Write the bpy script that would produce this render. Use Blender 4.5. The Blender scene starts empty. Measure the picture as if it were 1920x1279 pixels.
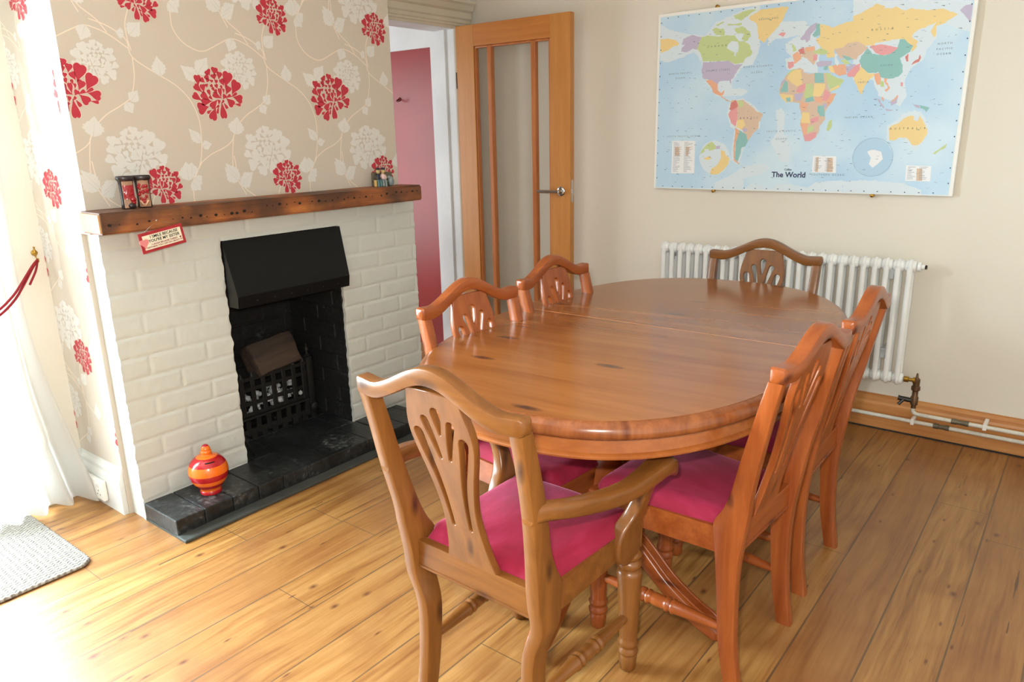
import bpy, bmesh, math, random
from mathutils import Vector, Matrix, noise
from mathutils.geometry import tessellate_polygon
PI=math.pi
random.seed(7)
SC=bpy.context.scene
COL=SC.collection
# ------------------------------------------------------------------ camera, world, lights, exposure
def cam_axes(yaw,pitch,roll):
    cy,sy=math.cos(yaw),math.sin(yaw);cp,sp=math.cos(pitch),math.sin(pitch)
    f=Vector((-sy*cp,cy*cp,sp)); r=Vector((cy,sy,0)); u=r.cross(f)
    cr,sr=math.cos(roll),math.sin(roll)
    return f, r*cr+u*sr, -r*sr+u*cr
CF,CR,CU=cam_axes(0.6686908734839202,-0.27025612220206063,-0.022040428900794683)
CP=Vector((3.1085674813261464,-3.603204069346133,1.3544153552291271))
cd=bpy.data.cameras.new('camera'); cam=bpy.data.objects.new('camera',cd); COL.objects.link(cam)
cd.sensor_width=36; cd.lens=36*1396.747/1920; cd.clip_start=.05; cd.clip_end=100
mw=Matrix.Identity(4)
for i in range(3): mw[i][0]=CR[i]; mw[i][1]=CU[i]; mw[i][2]=-CF[i]; mw[i][3]=CP[i]
cam.matrix_world=mw; SC.camera=cam
SC.view_settings.view_transform='Standard'; SC.view_settings.look='None'; SC.view_settings.gamma=1; SC.view_settings.use_curve_mapping=False
SC.view_settings.exposure=0.2
wd=bpy.data.worlds.new('world'); SC.world=wd; wd.use_nodes=True
bg=wd.node_tree.nodes['Background']; bg.inputs[0].default_value=(.92,.95,.97,1); bg.inputs[1].default_value=0.55
def area(name,loc,aim,sx,sy,power,color=(1,1,1)):
    l=bpy.data.lights.new(name,'AREA'); l.shape='RECTANGLE'; l.size=sx; l.size_y=sy; l.energy=power; l.color=color
    o=bpy.data.objects.new(name,l); COL.objects.link(o); o.location=loc
    o.rotation_euler=(Vector(aim)-Vector(loc)).to_track_quat('-Z','Y').to_euler(); return o
area('daylight_garden_door',(-.8,-3.6,1.3),(1.2,-3.4,.5),1.7,2.0,660,(.76,.915,1))
area('daylight_hall_window',(-1.7,-1.5,1.1),(-.3,-.2,.8),1.0,1.6,30,(.93,.97,1))
area('camera_flash',CP+CU*.075-CR*.045+CF*.05,CP+CF*3-CR*.3,.05,.03,23,(1,.94,.85))
area('rear_fill_light',(3.9,-4.7,1.6),(2.2,-1.2,.6),1.8,1.5,15,(.95,.96,.94))  # soft fill added behind the camera to lift the ambient light, no window there

# ------------------------------------------------------------------ node helpers
def lin(c):
    return tuple(((v/255)/12.92 if v/255<=.04045 else ((v/255+.055)/1.055)**2.4) for v in c)+(1,)
class NT:
    def __init__(s,name,rough=.5,**kw):
        s.m=bpy.data.materials.new(name); s.m.use_nodes=True; s.t=s.m.node_tree; s.n=s.t.nodes
        s.b=s.n['Principled BSDF']; s.b.inputs['Roughness'].default_value=rough
        s.b.inputs['Specular IOR Level'].default_value=kw.get('spec',.5)
        s.b.inputs['Metallic'].default_value=kw.get('metal',0)
        for k in ('Sheen Weight','Coat Weight','Coat Roughness','Transmission Weight'):
            if k in kw: s.b.inputs[k].default_value=kw[k]
    def node(s,t,**kw):
        n=s.n.new(t)
        for k,v in kw.items(): setattr(n,k,v)
        return n
    def put(s,sock,v):
        if isinstance(v,bpy.types.NodeSocket): s.t.links.new(v,sock)
        elif v is not None: sock.default_value=v
    def math(s,op,a,b=None,c=None,clamp=False):
        n=s.node('ShaderNodeMath',operation=op,use_clamp=clamp)
        for i,v in enumerate((a,b,c)):
            if v is not None: s.put(n.inputs[i],v)
        return n.outputs[0]
    def coord(s): return s.node('ShaderNodeTexCoord').outputs['Object']
    def sep(s,v):
        n=s.node('ShaderNodeSeparateXYZ'); s.put(n.inputs[0],v); return n.outputs
    def comb(s,x,y,z):
        n=s.node('ShaderNodeCombineXYZ')
        for i,v in enumerate((x,y,z)): s.put(n.inputs[i],v)
        return n.outputs[0]
    def vmul(s,v,k):
        n=s.node('ShaderNodeVectorMath',operation='MULTIPLY'); s.put(n.inputs[0],v); n.inputs[1].default_value=k; return n.outputs[0]
    def vadd(s,v,k):
        n=s.node('ShaderNodeVectorMath',operation='ADD'); s.put(n.inputs[0],v); s.put(n.inputs[1],k); return n.outputs[0]
    def noise(s,v,scale,detail=3,rough=.5,dist=0):
        n=s.node('ShaderNodeTexNoise'); s.put(n.inputs['Vector'],v); n.inputs['Scale'].default_value=scale; n.inputs['Detail'].default_value=detail
        n.inputs['Roughness'].default_value=rough; n.inputs['Distortion'].default_value=dist; return n.outputs['Fac']
    def ramp(s,f,stops,interp='LINEAR'):
        n=s.node('ShaderNodeValToRGB'); e=n.color_ramp; e.interpolation=interp
        while len(e.elements)<len(stops): e.elements.new(.5)
        for i,(p,c) in enumerate(stops): e.elements[i].position=p; e.elements[i].color=c if len(c)==4 else tuple(c)+(1,)
        s.put(n.inputs[0],f); return n.outputs[0]
    def mix(s,f,a,b,mode='MIX'):
        n=s.node('ShaderNodeMix',data_type='RGBA',blend_type=mode); s.put(n.inputs[0],f); s.put(n.inputs[6],a); s.put(n.inputs[7],b); return n.outputs[2]
    def bump(s,h,strength=.3,dist=.01):
        n=s.node('ShaderNodeBump'); n.inputs['Strength'].default_value=strength; n.inputs['Distance'].default_value=dist; s.put(n.inputs['Height'],h); s.t.links.new(n.outputs[0],s.b.inputs['Normal'])
    def color(s,c): s.put(s.b.inputs['Base Color'],c)
    def vor(s,v,scale,feature='F1'):
        n=s.node('ShaderNodeTexVoronoi',feature=feature,voronoi_dimensions='2D'); s.put(n.inputs['Vector'],v); n.inputs['Scale'].default_value=scale; return n.outputs

def plain(name,c,rough=.5,nz=0,bump=0,**kw):
    m=NT(name,rough,**kw); col=lin(c)
    co=m.coord()
    if nz:
        f=m.noise(co,nz,4); d=lin(tuple(v*.88 for v in c)); m.color(m.ramp(f,[(.3,d),(.7,col)]))
    else: m.color(col)
    if bump: m.bump(m.noise(co,kw.get('bs',60),4),bump,.004)
    return m.m
def wood(name,c1,c2,knot,axis='x',rough=.35,scale=1.0,knots=.5,coat=.0,spec=.5,kscale=5.0,fig=1.0,ksize=13.0,bmp=True):
    m=NT(name,rough,spec=spec); co=m.coord()
    if coat: m.b.inputs['Coat Weight'].default_value=coat; m.b.inputs['Coat Roughness'].default_value=.12
    k={'x':(.07,1,1),'y':(1,.07,1),'z':(1,1,.07)}[axis]
    st=m.vmul(co,tuple(v*scale for v in k))
    wv=m.noise(co,3*scale,2)
    st2=m.vadd(st,m.comb(m.math('MULTIPLY',wv,.03),m.math('MULTIPLY',wv,.03),m.math('MULTIPLY',wv,.03)))
    f1=m.noise(st2,28*fig,4,.6); f2=m.noise(st,120*fig,3,.6)
    f=m.math('ADD',m.math('MULTIPLY',f1,.75),m.math('MULTIPLY',f2,.25))
    col=m.ramp(f,[(.32,lin(c2)),(.5,lin(tuple((a*1+b*1)/2 for a,b in zip(c1,c2)))),(.68,lin(c1))])
    kk={'x':(.33,1,1),'y':(1,.33,1),'z':(1,1,.33)}[axis]
    cx_,cy_,cz_=m.sep(m.vmul(co,kk)); oth={'x':(cx_,m.math('ADD',cy_,m.math('MULTIPLY',cz_,.83))),'y':(cy_,m.math('ADD',cx_,m.math('MULTIPLY',cz_,.83))),'z':(cz_,m.math('ADD',cx_,m.math('MULTIPLY',cy_,.83)))}[axis]
    vo=m.vor(m.comb(oth[0],oth[1],0),kscale*scale); d=vo['Distance']
    rn=m.sep(vo['Color'])[0]
    mask=m.math('MULTIPLY',m.math('LESS_THAN',rn,knots),m.math('SUBTRACT',1.0,m.math('MULTIPLY',d,ksize),clamp=True),clamp=True)
    mask=m.math('MULTIPLY',mask,m.math('ADD',.6,m.math('MULTIPLY',m.noise(co,90,2),1.2)),clamp=True)
    m.color(m.mix(m.math('POWER',mask,.8),col,lin(knot)))
    if bmp: m.bump(f2,.05,.0015)
    return m.m

# ------------------------------------------------------------------ mesh helpers
def mk(name,bm,mats,parent=None,smooth=False,auto=None):
    me=bpy.data.meshes.new(name); bmesh.ops.recalc_face_normals(bm,faces=bm.faces)
    bm.to_mesh(me); bm.free()
    o=bpy.data.objects.new(name,me); COL.objects.link(o)
    for m in (mats if isinstance(mats,(list,tuple)) else [mats]): me.materials.append(m)
    if smooth:
        for p in me.polygons: p.use_smooth=True
        if auto is not None: me.set_sharp_from_angle(angle=auto)
    if parent: o.parent=parent
    return o
def BM(): return bmesh.new()
def box(bm,x0,x1,y0,y1,z0,z1,bev=0,mat=0,seg=2):
    r=bmesh.ops.create_cube(bm,size=1); vs=r['verts']
    for v in vs: v.co=Vector(((x0+x1)/2+v.co.x*(x1-x0),(y0+y1)/2+v.co.y*(y1-y0),(z0+z1)/2+v.co.z*(z1-z0)))
    fs=set(f for v in vs for f in v.link_faces)
    if bev:
        es=list(set(e for v in vs for e in v.link_edges)); g=bmesh.ops.bevel(bm,geom=es,offset=bev,segments=seg,affect='EDGES',profile=.5)
        fs=set(g['faces'])|set(f for f in fs if f.is_valid)
    for f in fs:
        if f.is_valid: f.material_index=mat
def loft(bm,rings,cap=True,mat=0,closed=False):
    L=[[bm.verts.new(p) for p in r] for r in rings]; n=len(L[0])
    rng=range(len(L)) if closed else range(len(L)-1)
    for i in rng:
        a,b=L[i],L[(i+1)%len(L)]
        for k in range(n):
            f=bm.faces.new((a[k],a[(k+1)%n],b[(k+1)%n],b[k])); f.material_index=mat
    if cap and not closed:
        f=bm.faces.new(list(reversed(L[0]))); f.material_index=mat
        f=bm.faces.new(L[-1]); f.material_index=mat
    return L
def lathe(bm,prof,c=(0,0,0),axis=None,n=24,mat=0,matf=None):
    """prof: (r,h) list; axis vector direction of h from c"""
    ax=Vector(axis if axis else (0,0,1)).normalized(); t=Vector((1,0,0)) if abs(ax.x)<.9 else Vector((0,1,0))
    u=ax.cross(t).normalized(); w=ax.cross(u); c=Vector(c); rings=[]
    for r,h in prof: rings.append([c+ax*h+(u*math.cos(2*PI*k/n)+w*math.sin(2*PI*k/n))*max(r,1e-4) for k in range(n)])
    L=loft(bm,rings,True,mat)
    return L
def cat(pts,n):
    """catmull-rom through tuples"""
    P=[tuple(p) for p in pts]; P=[tuple(2*a-b for a,b in zip(P[0],P[1]))]+P+[tuple(2*a-b for a,b in zip(P[-1],P[-2]))]; out=[]
    for i in range(1,len(P)-2):
        for k in range(n):
            t=k/n; out.append(tuple(.5*((2*b)+(-a+c)*t+(2*a-5*b+4*c-d)*t*t+(-a+3*b-3*c+d)*t**3) for a,b,c,d in zip(*P[i-1:i+3])))
    out.append(P[-2]); return out
def tube(bm,path,r,n=10,mat=0,cap=True,rf=None):
    path=[Vector(p) for p in path]; rings=[]; up=None
    for i,p in enumerate(path):
        d=(path[min(i+1,len(path)-1)]-path[max(i-1,0)]).normalized()
        if up is None: up=Vector((0,0,1)) if abs(d.z)<.9 else Vector((1,0,0))
        a=d.cross(up).normalized(); up=a.cross(d).normalized(); rr=rf(i/(len(path)-1)) if rf else r
        rings.append([p+(a*math.cos(2*PI*k/n)+up*math.sin(2*PI*k/n))*rr for k in range(n)])
    loft(bm,rings,cap,mat)
def rrect(w,h,r,n=3):
    out=[]
    for cx,cy,a0 in ((w/2-r,h/2-r,0),(-w/2+r,h/2-r,PI/2),(-w/2+r,-h/2+r,PI),(w/2-r,-h/2+r,1.5*PI)):
        for k in range(n+1): a=a0+k*PI/2/n; out.append((cx+r*math.cos(a),cy+r*math.sin(a)))
    return out
def prism(bm,poly,f,d,mat=0):
    """poly 2d -> 3d via f(u,v,side) side 0/1"""
    a=[bm.verts.new(f(u,v,0)) for u,v in poly]; b=[bm.verts.new(f(u,v,1)) for u,v in poly]; n=len(poly)
    bm.faces.new(a).material_index=mat; bm.faces.new(list(reversed(b))).material_index=mat
    for k in range(n): bm.faces.new((a[k],b[k],b[(k+1)%n],a[(k+1)%n])).material_index=mat
def thing(name,label,cat_,loc=(0,0,0),rz=0,group=None):
    o=bpy.data.objects.new(name,None); COL.objects.link(o); o.location=loc; o.rotation_euler=(0,0,rz); o.empty_display_size=.1
    o['label']=label; o['category']=cat_
    if group: o['group']=group
    return o
def tag(o,label,cat_,group=None,kind=None):
    o['label']=label; o['category']=cat_
    if group: o['group']=group
    if kind: o['kind']=kind
    return o
def struct(name,bm,mats,parent=None,**kw):
    o=mk(name,bm,mats,parent,**kw)
    if not parent: o['kind']='structure'
    return o
def curve_mesh(name,loops,ext,bev=0,depth=2):
    cu=bpy.data.curves.new(name,'CURVE'); cu.dimensions='2D'; cu.fill_mode='BOTH'; cu.extrude=ext; cu.bevel_depth=bev; cu.bevel_resolution=depth
    for lp in loops:
        s=cu.splines.new('POLY'); s.points.add(len(lp)-1); s.use_cyclic_u=True
        for i,(x,y) in enumerate(lp): s.points[i].co=(x,y,0,1)
    o=bpy.data.objects.new(name,cu); COL.objects.link(o); dg=bpy.context.evaluated_depsgraph_get(); dg.update()
    me=bpy.data.meshes.new_from_object(o.evaluated_get(dg)); bpy.data.objects.remove(o); bpy.data.curves.remove(cu); return me
def text_mesh(body,size,ext=.0002,align='CENTER',bold=0,space=1.0):
    cu=bpy.data.curves.new('t','FONT'); cu.body=body; cu.size=size; cu.extrude=ext; cu.align_x=align; cu.align_y='CENTER'; cu.offset=bold; cu.space_character=space; cu.resolution_u=3
    o=bpy.data.objects.new('t',cu); COL.objects.link(o); dg=bpy.context.evaluated_depsgraph_get(); dg.update()
    me=bpy.data.meshes.new_from_object(o.evaluated_get(dg)); bpy.data.objects.remove(o); bpy.data.curves.remove(cu); return me
def add_mesh(bm,me,mat4,mi):
    n0=len(bm.faces); bm.verts.ensure_lookup_table(); nv=len(bm.verts)
    bm.from_mesh(me); bm.verts.ensure_lookup_table(); bm.faces.ensure_lookup_table()
    for v in bm.verts[nv:]: v.co=mat4@v.co
    for f in bm.faces[n0:]: f.material_index=mi
    bpy.data.meshes.remove(me)

# ------------------------------------------------------------------ materials
M={}
M['wall']=plain('cream_paint',(222,215,202),.75)
M['white']=plain('white_gloss',(232,232,228),.35,2)
M['cream_trim']=plain('cream_gloss',(214,205,186),.45,2)
M['hallwhite']=plain('hall_white',(226,230,232),.6,2)
M['red']=plain('red_paint',(150,30,27),.38,3)
M['ceiling']=plain('ceiling_white',(235,232,225),.8)
M['paper']=plain('wallpaper',(194,182,168),.55)
M['pred']=plain('wallpaper_red',(178,38,56),.5)
M['pwhite']=plain('wallpaper_white',(208,204,198),.5)
M['pvein']=plain('wallpaper_vein',(192,184,175),.5)
M['pcream']=plain('wallpaper_outline',(226,208,190),.5)
M['brick']=plain('painted_brick',(202,205,199),.5,0,.2,bs=90)
m=NT('black_brick',.75); co=m.coord(); f=m.noise(co,9,4); g=m.noise(co,60,4)
m.color(m.ramp(m.math('MULTIPLY',f,g),[(.22,lin((12,12,13))),(.36,lin((24,25,26))),(.5,lin((64,66,66)))])); m.bump(g,.5,.006); M['black']=m.m
m=NT('hearth_black',.38); co=m.coord(); f=m.noise(co,7,4); g=m.noise(co,45,5,.65)
m.color(m.ramp(m.math('MULTIPLY',f,g),[(.2,lin((24,26,27))),(.33,lin((44,47,48))),(.46,lin((110,112,110)))])); m.bump(g,.35,.006); M['hearth']=m.m
M['hearthslab']=plain('hearth_slab',(66,68,64),.6,14,.3)
M['joint']=plain('pale_joint',(84,90,88),.7,30)
M['iron']=plain('cast_iron',(30,29,28),.6,25,.3,metal=.3)
M['steel']=plain('black_sheet_steel',(20,21,22),.45,20,.08)
M['ash']=plain('ash',(205,208,210),.9,40,.5)
M['log']=wood('charred_log',(96,74,58),(44,36,32),(30,24,20),'y',.85,.6)
# oak door / trims
M['oak_z']=wood('oak_door_vertical',(196,134,68),(180,118,54),(120,70,30),'z',.36,1,.05)
M['oak_x']=wood('oak_door_horizontal',(194,124,58),(174,106,44),(120,70,30),'x',.36,1,.05)
M['oak_moulding']=wood('oak_moulding',(190,118,62),(160,90,40),(120,70,30),'z',.3,1,.05)
M['skirt']=wood('pine_skirting',(206,148,88),(176,112,58),(110,62,30),'x',.4,1,.35,kscale=4)
m=NT('mantel_timber',.55); co=m.coord(); st=m.vmul(co,(1,.08,1)); f=m.noise(st,26,5,.65); g=m.noise(co,5,3)
c=m.ramp(f,[(.3,lin((74,42,22))),(.5,lin((142,80,38))),(.68,lin((176,108,52)))])
m.color(m.mix(m.ramp(g,[(.42,(0,0,0,1)),(.62,(.85,.85,.85,1))]),c,lin((64,40,26)))); m.bump(f,.5,.006); M['mantel']=m.m
M['mantel_end']=plain('mantel_end_grain',(208,158,104),.7,20,.3)
M['hole']=plain('nail_hole_dark',(28,16,10),.9)
for ax in 'xyz':
    M['pine_'+ax]=wood('orange_pine_'+ax,(162,88,40),(126,58,22),(84,34,14),ax,.28,1,.26,spec=.5,kscale=13,ksize=6.5)
    M['ochre_'+ax]=wood('ochre_pine_'+ax,(132,83,37),(102,60,23),(70,38,18),ax,.28,1,.26,spec=.5,kscale=13,ksize=6.5)
M['top']=wood('tabletop_pine',(150,94,50),(126,72,34),(62,36,28),'x',.17,1,.42,spec=.5,kscale=6.5,fig=.55,ksize=10,bmp=False)
M['edge']=wood('table_edge_pine',(144,84,46),(110,58,28),(96,46,22),'z',.22,1,.3)
M['apron']=wood('table_apron_pine',(166,98,48),(138,74,32),(110,50,24),'x',.3,1,.3)
M['seam']=plain('seam_pale',(216,150,96),.5)
m=NT('magenta_velvet',.85,**{'Sheen Weight':.35}); co=m.coord(); f=m.noise(m.vmul(co,(1,.35,1)),7,4,.6); g=m.noise(m.vmul(co,(22,1.2,1)),22,2)
m.b.inputs['Sheen Roughness'].default_value=.35; m.b.inputs['Sheen Tint'].default_value=(1,.42,.62,1)
m.color(m.mix(m.math('MULTIPLY',g,.35),m.ramp(f,[(.34,lin((122,6,36))),(.52,lin((148,10,52))),(.68,lin((172,40,82)))]),lin((112,4,30)))); m.bump(g,.15,.003); M['velvet']=m.m
M['webbing']=plain('dark_webbing',(50,60,62),.8)
M['rad']=plain('radiator_enamel',(232,234,234),.28)
M['bracket']=plain('zinc_bracket',(190,194,196),.4,metal=.3)
M['brass']=plain('brass',(180,140,60),.3,30,metal=.9)
M['oldbrass']=plain('tarnished_brass',(112,84,60),.45,60,.2,metal=.7)
M['chrome']=plain('chrome',(200,200,200),.15,metal=1)
M['dark']=plain('dark_metal',(60,58,56),.4,metal=.8)
M['pipe']=plain('painted_pipe',(222,218,206),.4,30)
M['pipejoint']=plain('bare_compression_joint',(120,112,96),.5,60,.3,metal=.6)
M['plastic']=plain('white_plastic',(236,234,228),.35)
M['rope']=plain('red_cord',(150,16,34),.8,150,.6)
M['boot_dark']=plain('dark_glaze',(44,32,34),.28,30)
M['boot_red']=plain('red_glaze',(150,12,24),.14)
M['boot_tan']=plain('tan_glaze',(206,160,128),.35)
M['cap_navy']=plain('navy_paint',(28,32,50),.5); M['face']=plain('figurine_face',(196,176,120),.5); M['teal']=plain('teal_paint',(84,120,124),.5,60)
M['bench']=plain('bench_brown',(92,84,66),.6,60); M['stripe']=plain('pale_pink_paint',(214,180,176),.5); M['fwood']=plain('figurine_wood',(200,160,96),.5); M['greyblue']=plain('grey_blue_paint',(128,140,140),.5,60)
M['sign_red']=plain('sign_red',(170,34,44),.5,30); M['sign_cream']=plain('sign_cream',(228,220,196),.5); M['ink']=plain('ink',(30,26,26),.7); M['redink']=plain('red_ink',(130,30,40),.7); M['pink']=plain('pink_heart',(216,128,128),.5)
# banded money pot
m=NT('banded_lacquer',.18,spec=.6); z=m.sep(m.coord())[2]
R_=lin((176,26,34)); O_=lin((236,112,28))
m.color(m.ramp(m.math('DIVIDE',z,.20),[(0,R_),(.075,O_),(.145,R_),(.225,O_),(.315,R_),(.43,O_),(.60,R_),(.735,O_),(.94,R_)],'CONSTANT')); M['pot']=m.m
# floorboards
m=NT('pine_floorboards',.42,spec=.5,**{'Coat Weight':.35,'Coat Roughness':.28}); co=m.coord(); x,y,z=m.sep(co)
bx=m.math('DIVIDE',m.math('SUBTRACT',x,m.math('ADD',.065,m.math('MULTIPLY',m.math('SINE',m.math('MULTIPLY',y,3)),.0015))),.17)
idx=m.math('FLOOR',bx); fr=m.math('SUBTRACT',bx,idx)
wn=m.node('ShaderNodeTexWhiteNoise',noise_dimensions='1D'); m.put(wn.inputs['W'],idx); rnd=wn.outputs['Value']
sh=m.comb(m.math('MULTIPLY',idx,.37),m.math('MULTIPLY',rnd,7),0)
p=m.vadd(co,sh); wv=m.noise(p,2.2,2)
st=m.vmul(p,(1,.05,1)); st=m.vadd(st,m.comb(m.math('MULTIPLY',wv,.09),0,0))
f1=m.noise(st,30,4,.6); f2=m.noise(m.vmul(p,(1,.03,1)),110,3,.6)
f=m.math('ADD',m.math('MULTIPLY',f1,.65),m.math('MULTIPLY',f2,.35))
col=m.ramp(f,[(.36,lin((118,72,30))),(.48,lin((158,112,56))),(.62,lin((180,136,78)))])
col=m.mix(m.math('MULTIPLY',rnd,.6),col,lin((136,86,44)))
blot=m.noise(co,4.5,3); col=m.mix(m.ramp(blot,[(.5,(0,0,0,1)),(.72,(.5,.5,.5,1))]),col,lin((122,70,34)))
vo=m.vor(m.vmul(p,(1,.6,1)),5.2); rn=m.sep(vo['Color'])[0]
km=m.math('MULTIPLY',m.math('LESS_THAN',rn,.5),m.math('SUBTRACT',1,m.math('MULTIPLY',vo['Distance'],15),clamp=True),clamp=True)
vo2=m.vor(m.vmul(p,(1.6,.5,1)),9); rn2=m.sep(vo2['Color'])[1]
km2=m.math('MULTIPLY',m.math('LESS_THAN',rn2,.22),m.math('SUBTRACT',1,m.math('MULTIPLY',vo2['Distance'],12),clamp=True),clamp=True)
col=m.mix(m.math('MULTIPLY',m.math('ADD',km,km2,clamp=True),1.1,clamp=True),col,lin((92,48,24)))
cr=m.noise(m.vmul(p,(1,.02,1)),70,2); crm=m.math('MULTIPLY',m.math('GREATER_THAN',cr,.685),m.math('GREATER_THAN',m.noise(p,1.6,1),.52))
col=m.mix(m.math('MULTIPLY',crm,.8),col,lin((70,42,24)))
se=m.math('LESS_THAN',m.math('MINIMUM',fr,m.math('SUBTRACT',1,fr)),m.math('ADD',.002,m.math('MULTIPLY',m.noise(co,5,2),.024)))
yj=m.math('ADD',m.math('DIVIDE',y,2.3),m.math('MULTIPLY',rnd,5.3)); yf=m.math('FRACT',yj)
se2=m.math('LESS_THAN',yf,.0013)
sem=m.math('ADD',se,se2,clamp=True)
col=m.mix(m.math('MULTIPLY',sem,.8),col,lin((86,64,44)))
m.color(col); m.bump(m.math('SUBTRACT',m.math('MULTIPLY',f2,.3),sem),.35,.004)
m.put(m.b.inputs['Roughness'],m.math('ADD',.34,m.math('MULTIPLY',f1,.2))); M['floor']=m.m
# rug
m=NT('braided_rug',.95); co=m.coord(); x,y,z=m.sep(co)
w=m.math('SINE',m.math('ADD',m.math('MULTIPLY',x,420),m.math('ADD',m.math('MULTIPLY',m.math('SINE',m.math('MULTIPLY',y,330)),1.1),m.math('MULTIPLY',m.noise(co,70,2),7))))
n=m.noise(co,160,3); h=m.math('ADD',m.math('MULTIPLY',w,.5),n)
m.color(m.ramp(m.math('MULTIPLY',m.math('ADD',h,.5),.5),[(.25,lin((124,118,110))),(.5,lin((156,150,142))),(.8,lin((176,170,162)))])); m.bump(h,.7,.006); M['rug']=m.m
# sheer curtain
m=NT('sheer_curtain',.9); m.color(lin((222,218,212))); tr=m.node('ShaderNodeBsdfTranslucent'); tr.inputs[0].default_value=lin((222,222,220)); tp=m.node('ShaderNodeBsdfTransparent')
mx=m.node('ShaderNodeMixShader'); mx.inputs[0].default_value=.5; m.t.links.new(m.b.outputs[0],mx.inputs[1]); m.t.links.new(tr.outputs[0],mx.inputs[2])
mx2=m.node('ShaderNodeMixShader'); mx2.inputs[0].default_value=.12; m.t.links.new(mx.outputs[0],mx2.inputs[1]); m.t.links.new(tp.outputs[0],mx2.inputs[2])
m.t.links.new(mx2.outputs[0],m.n['Material Output'].inputs[0]); M['sheer']=m.m
# glass
m=NT('door_glass',.02); gl=m.node('ShaderNodeBsdfGlossy'); gl.inputs['Roughness'].default_value=.02; tp=m.node('ShaderNodeBsdfTransparent'); tp.inputs[0].default_value=(.975,.985,.98,1)
mx=m.node('ShaderNodeMixShader'); mx.inputs[0].default_value=.03; m.t.links.new(tp.outputs[0],mx.inputs[1]); m.t.links.new(gl.outputs[0],mx.inputs[2]); m.t.links.new(mx.outputs[0],m.n['Material Output'].inputs[0]); M['glass']=m.m

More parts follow.
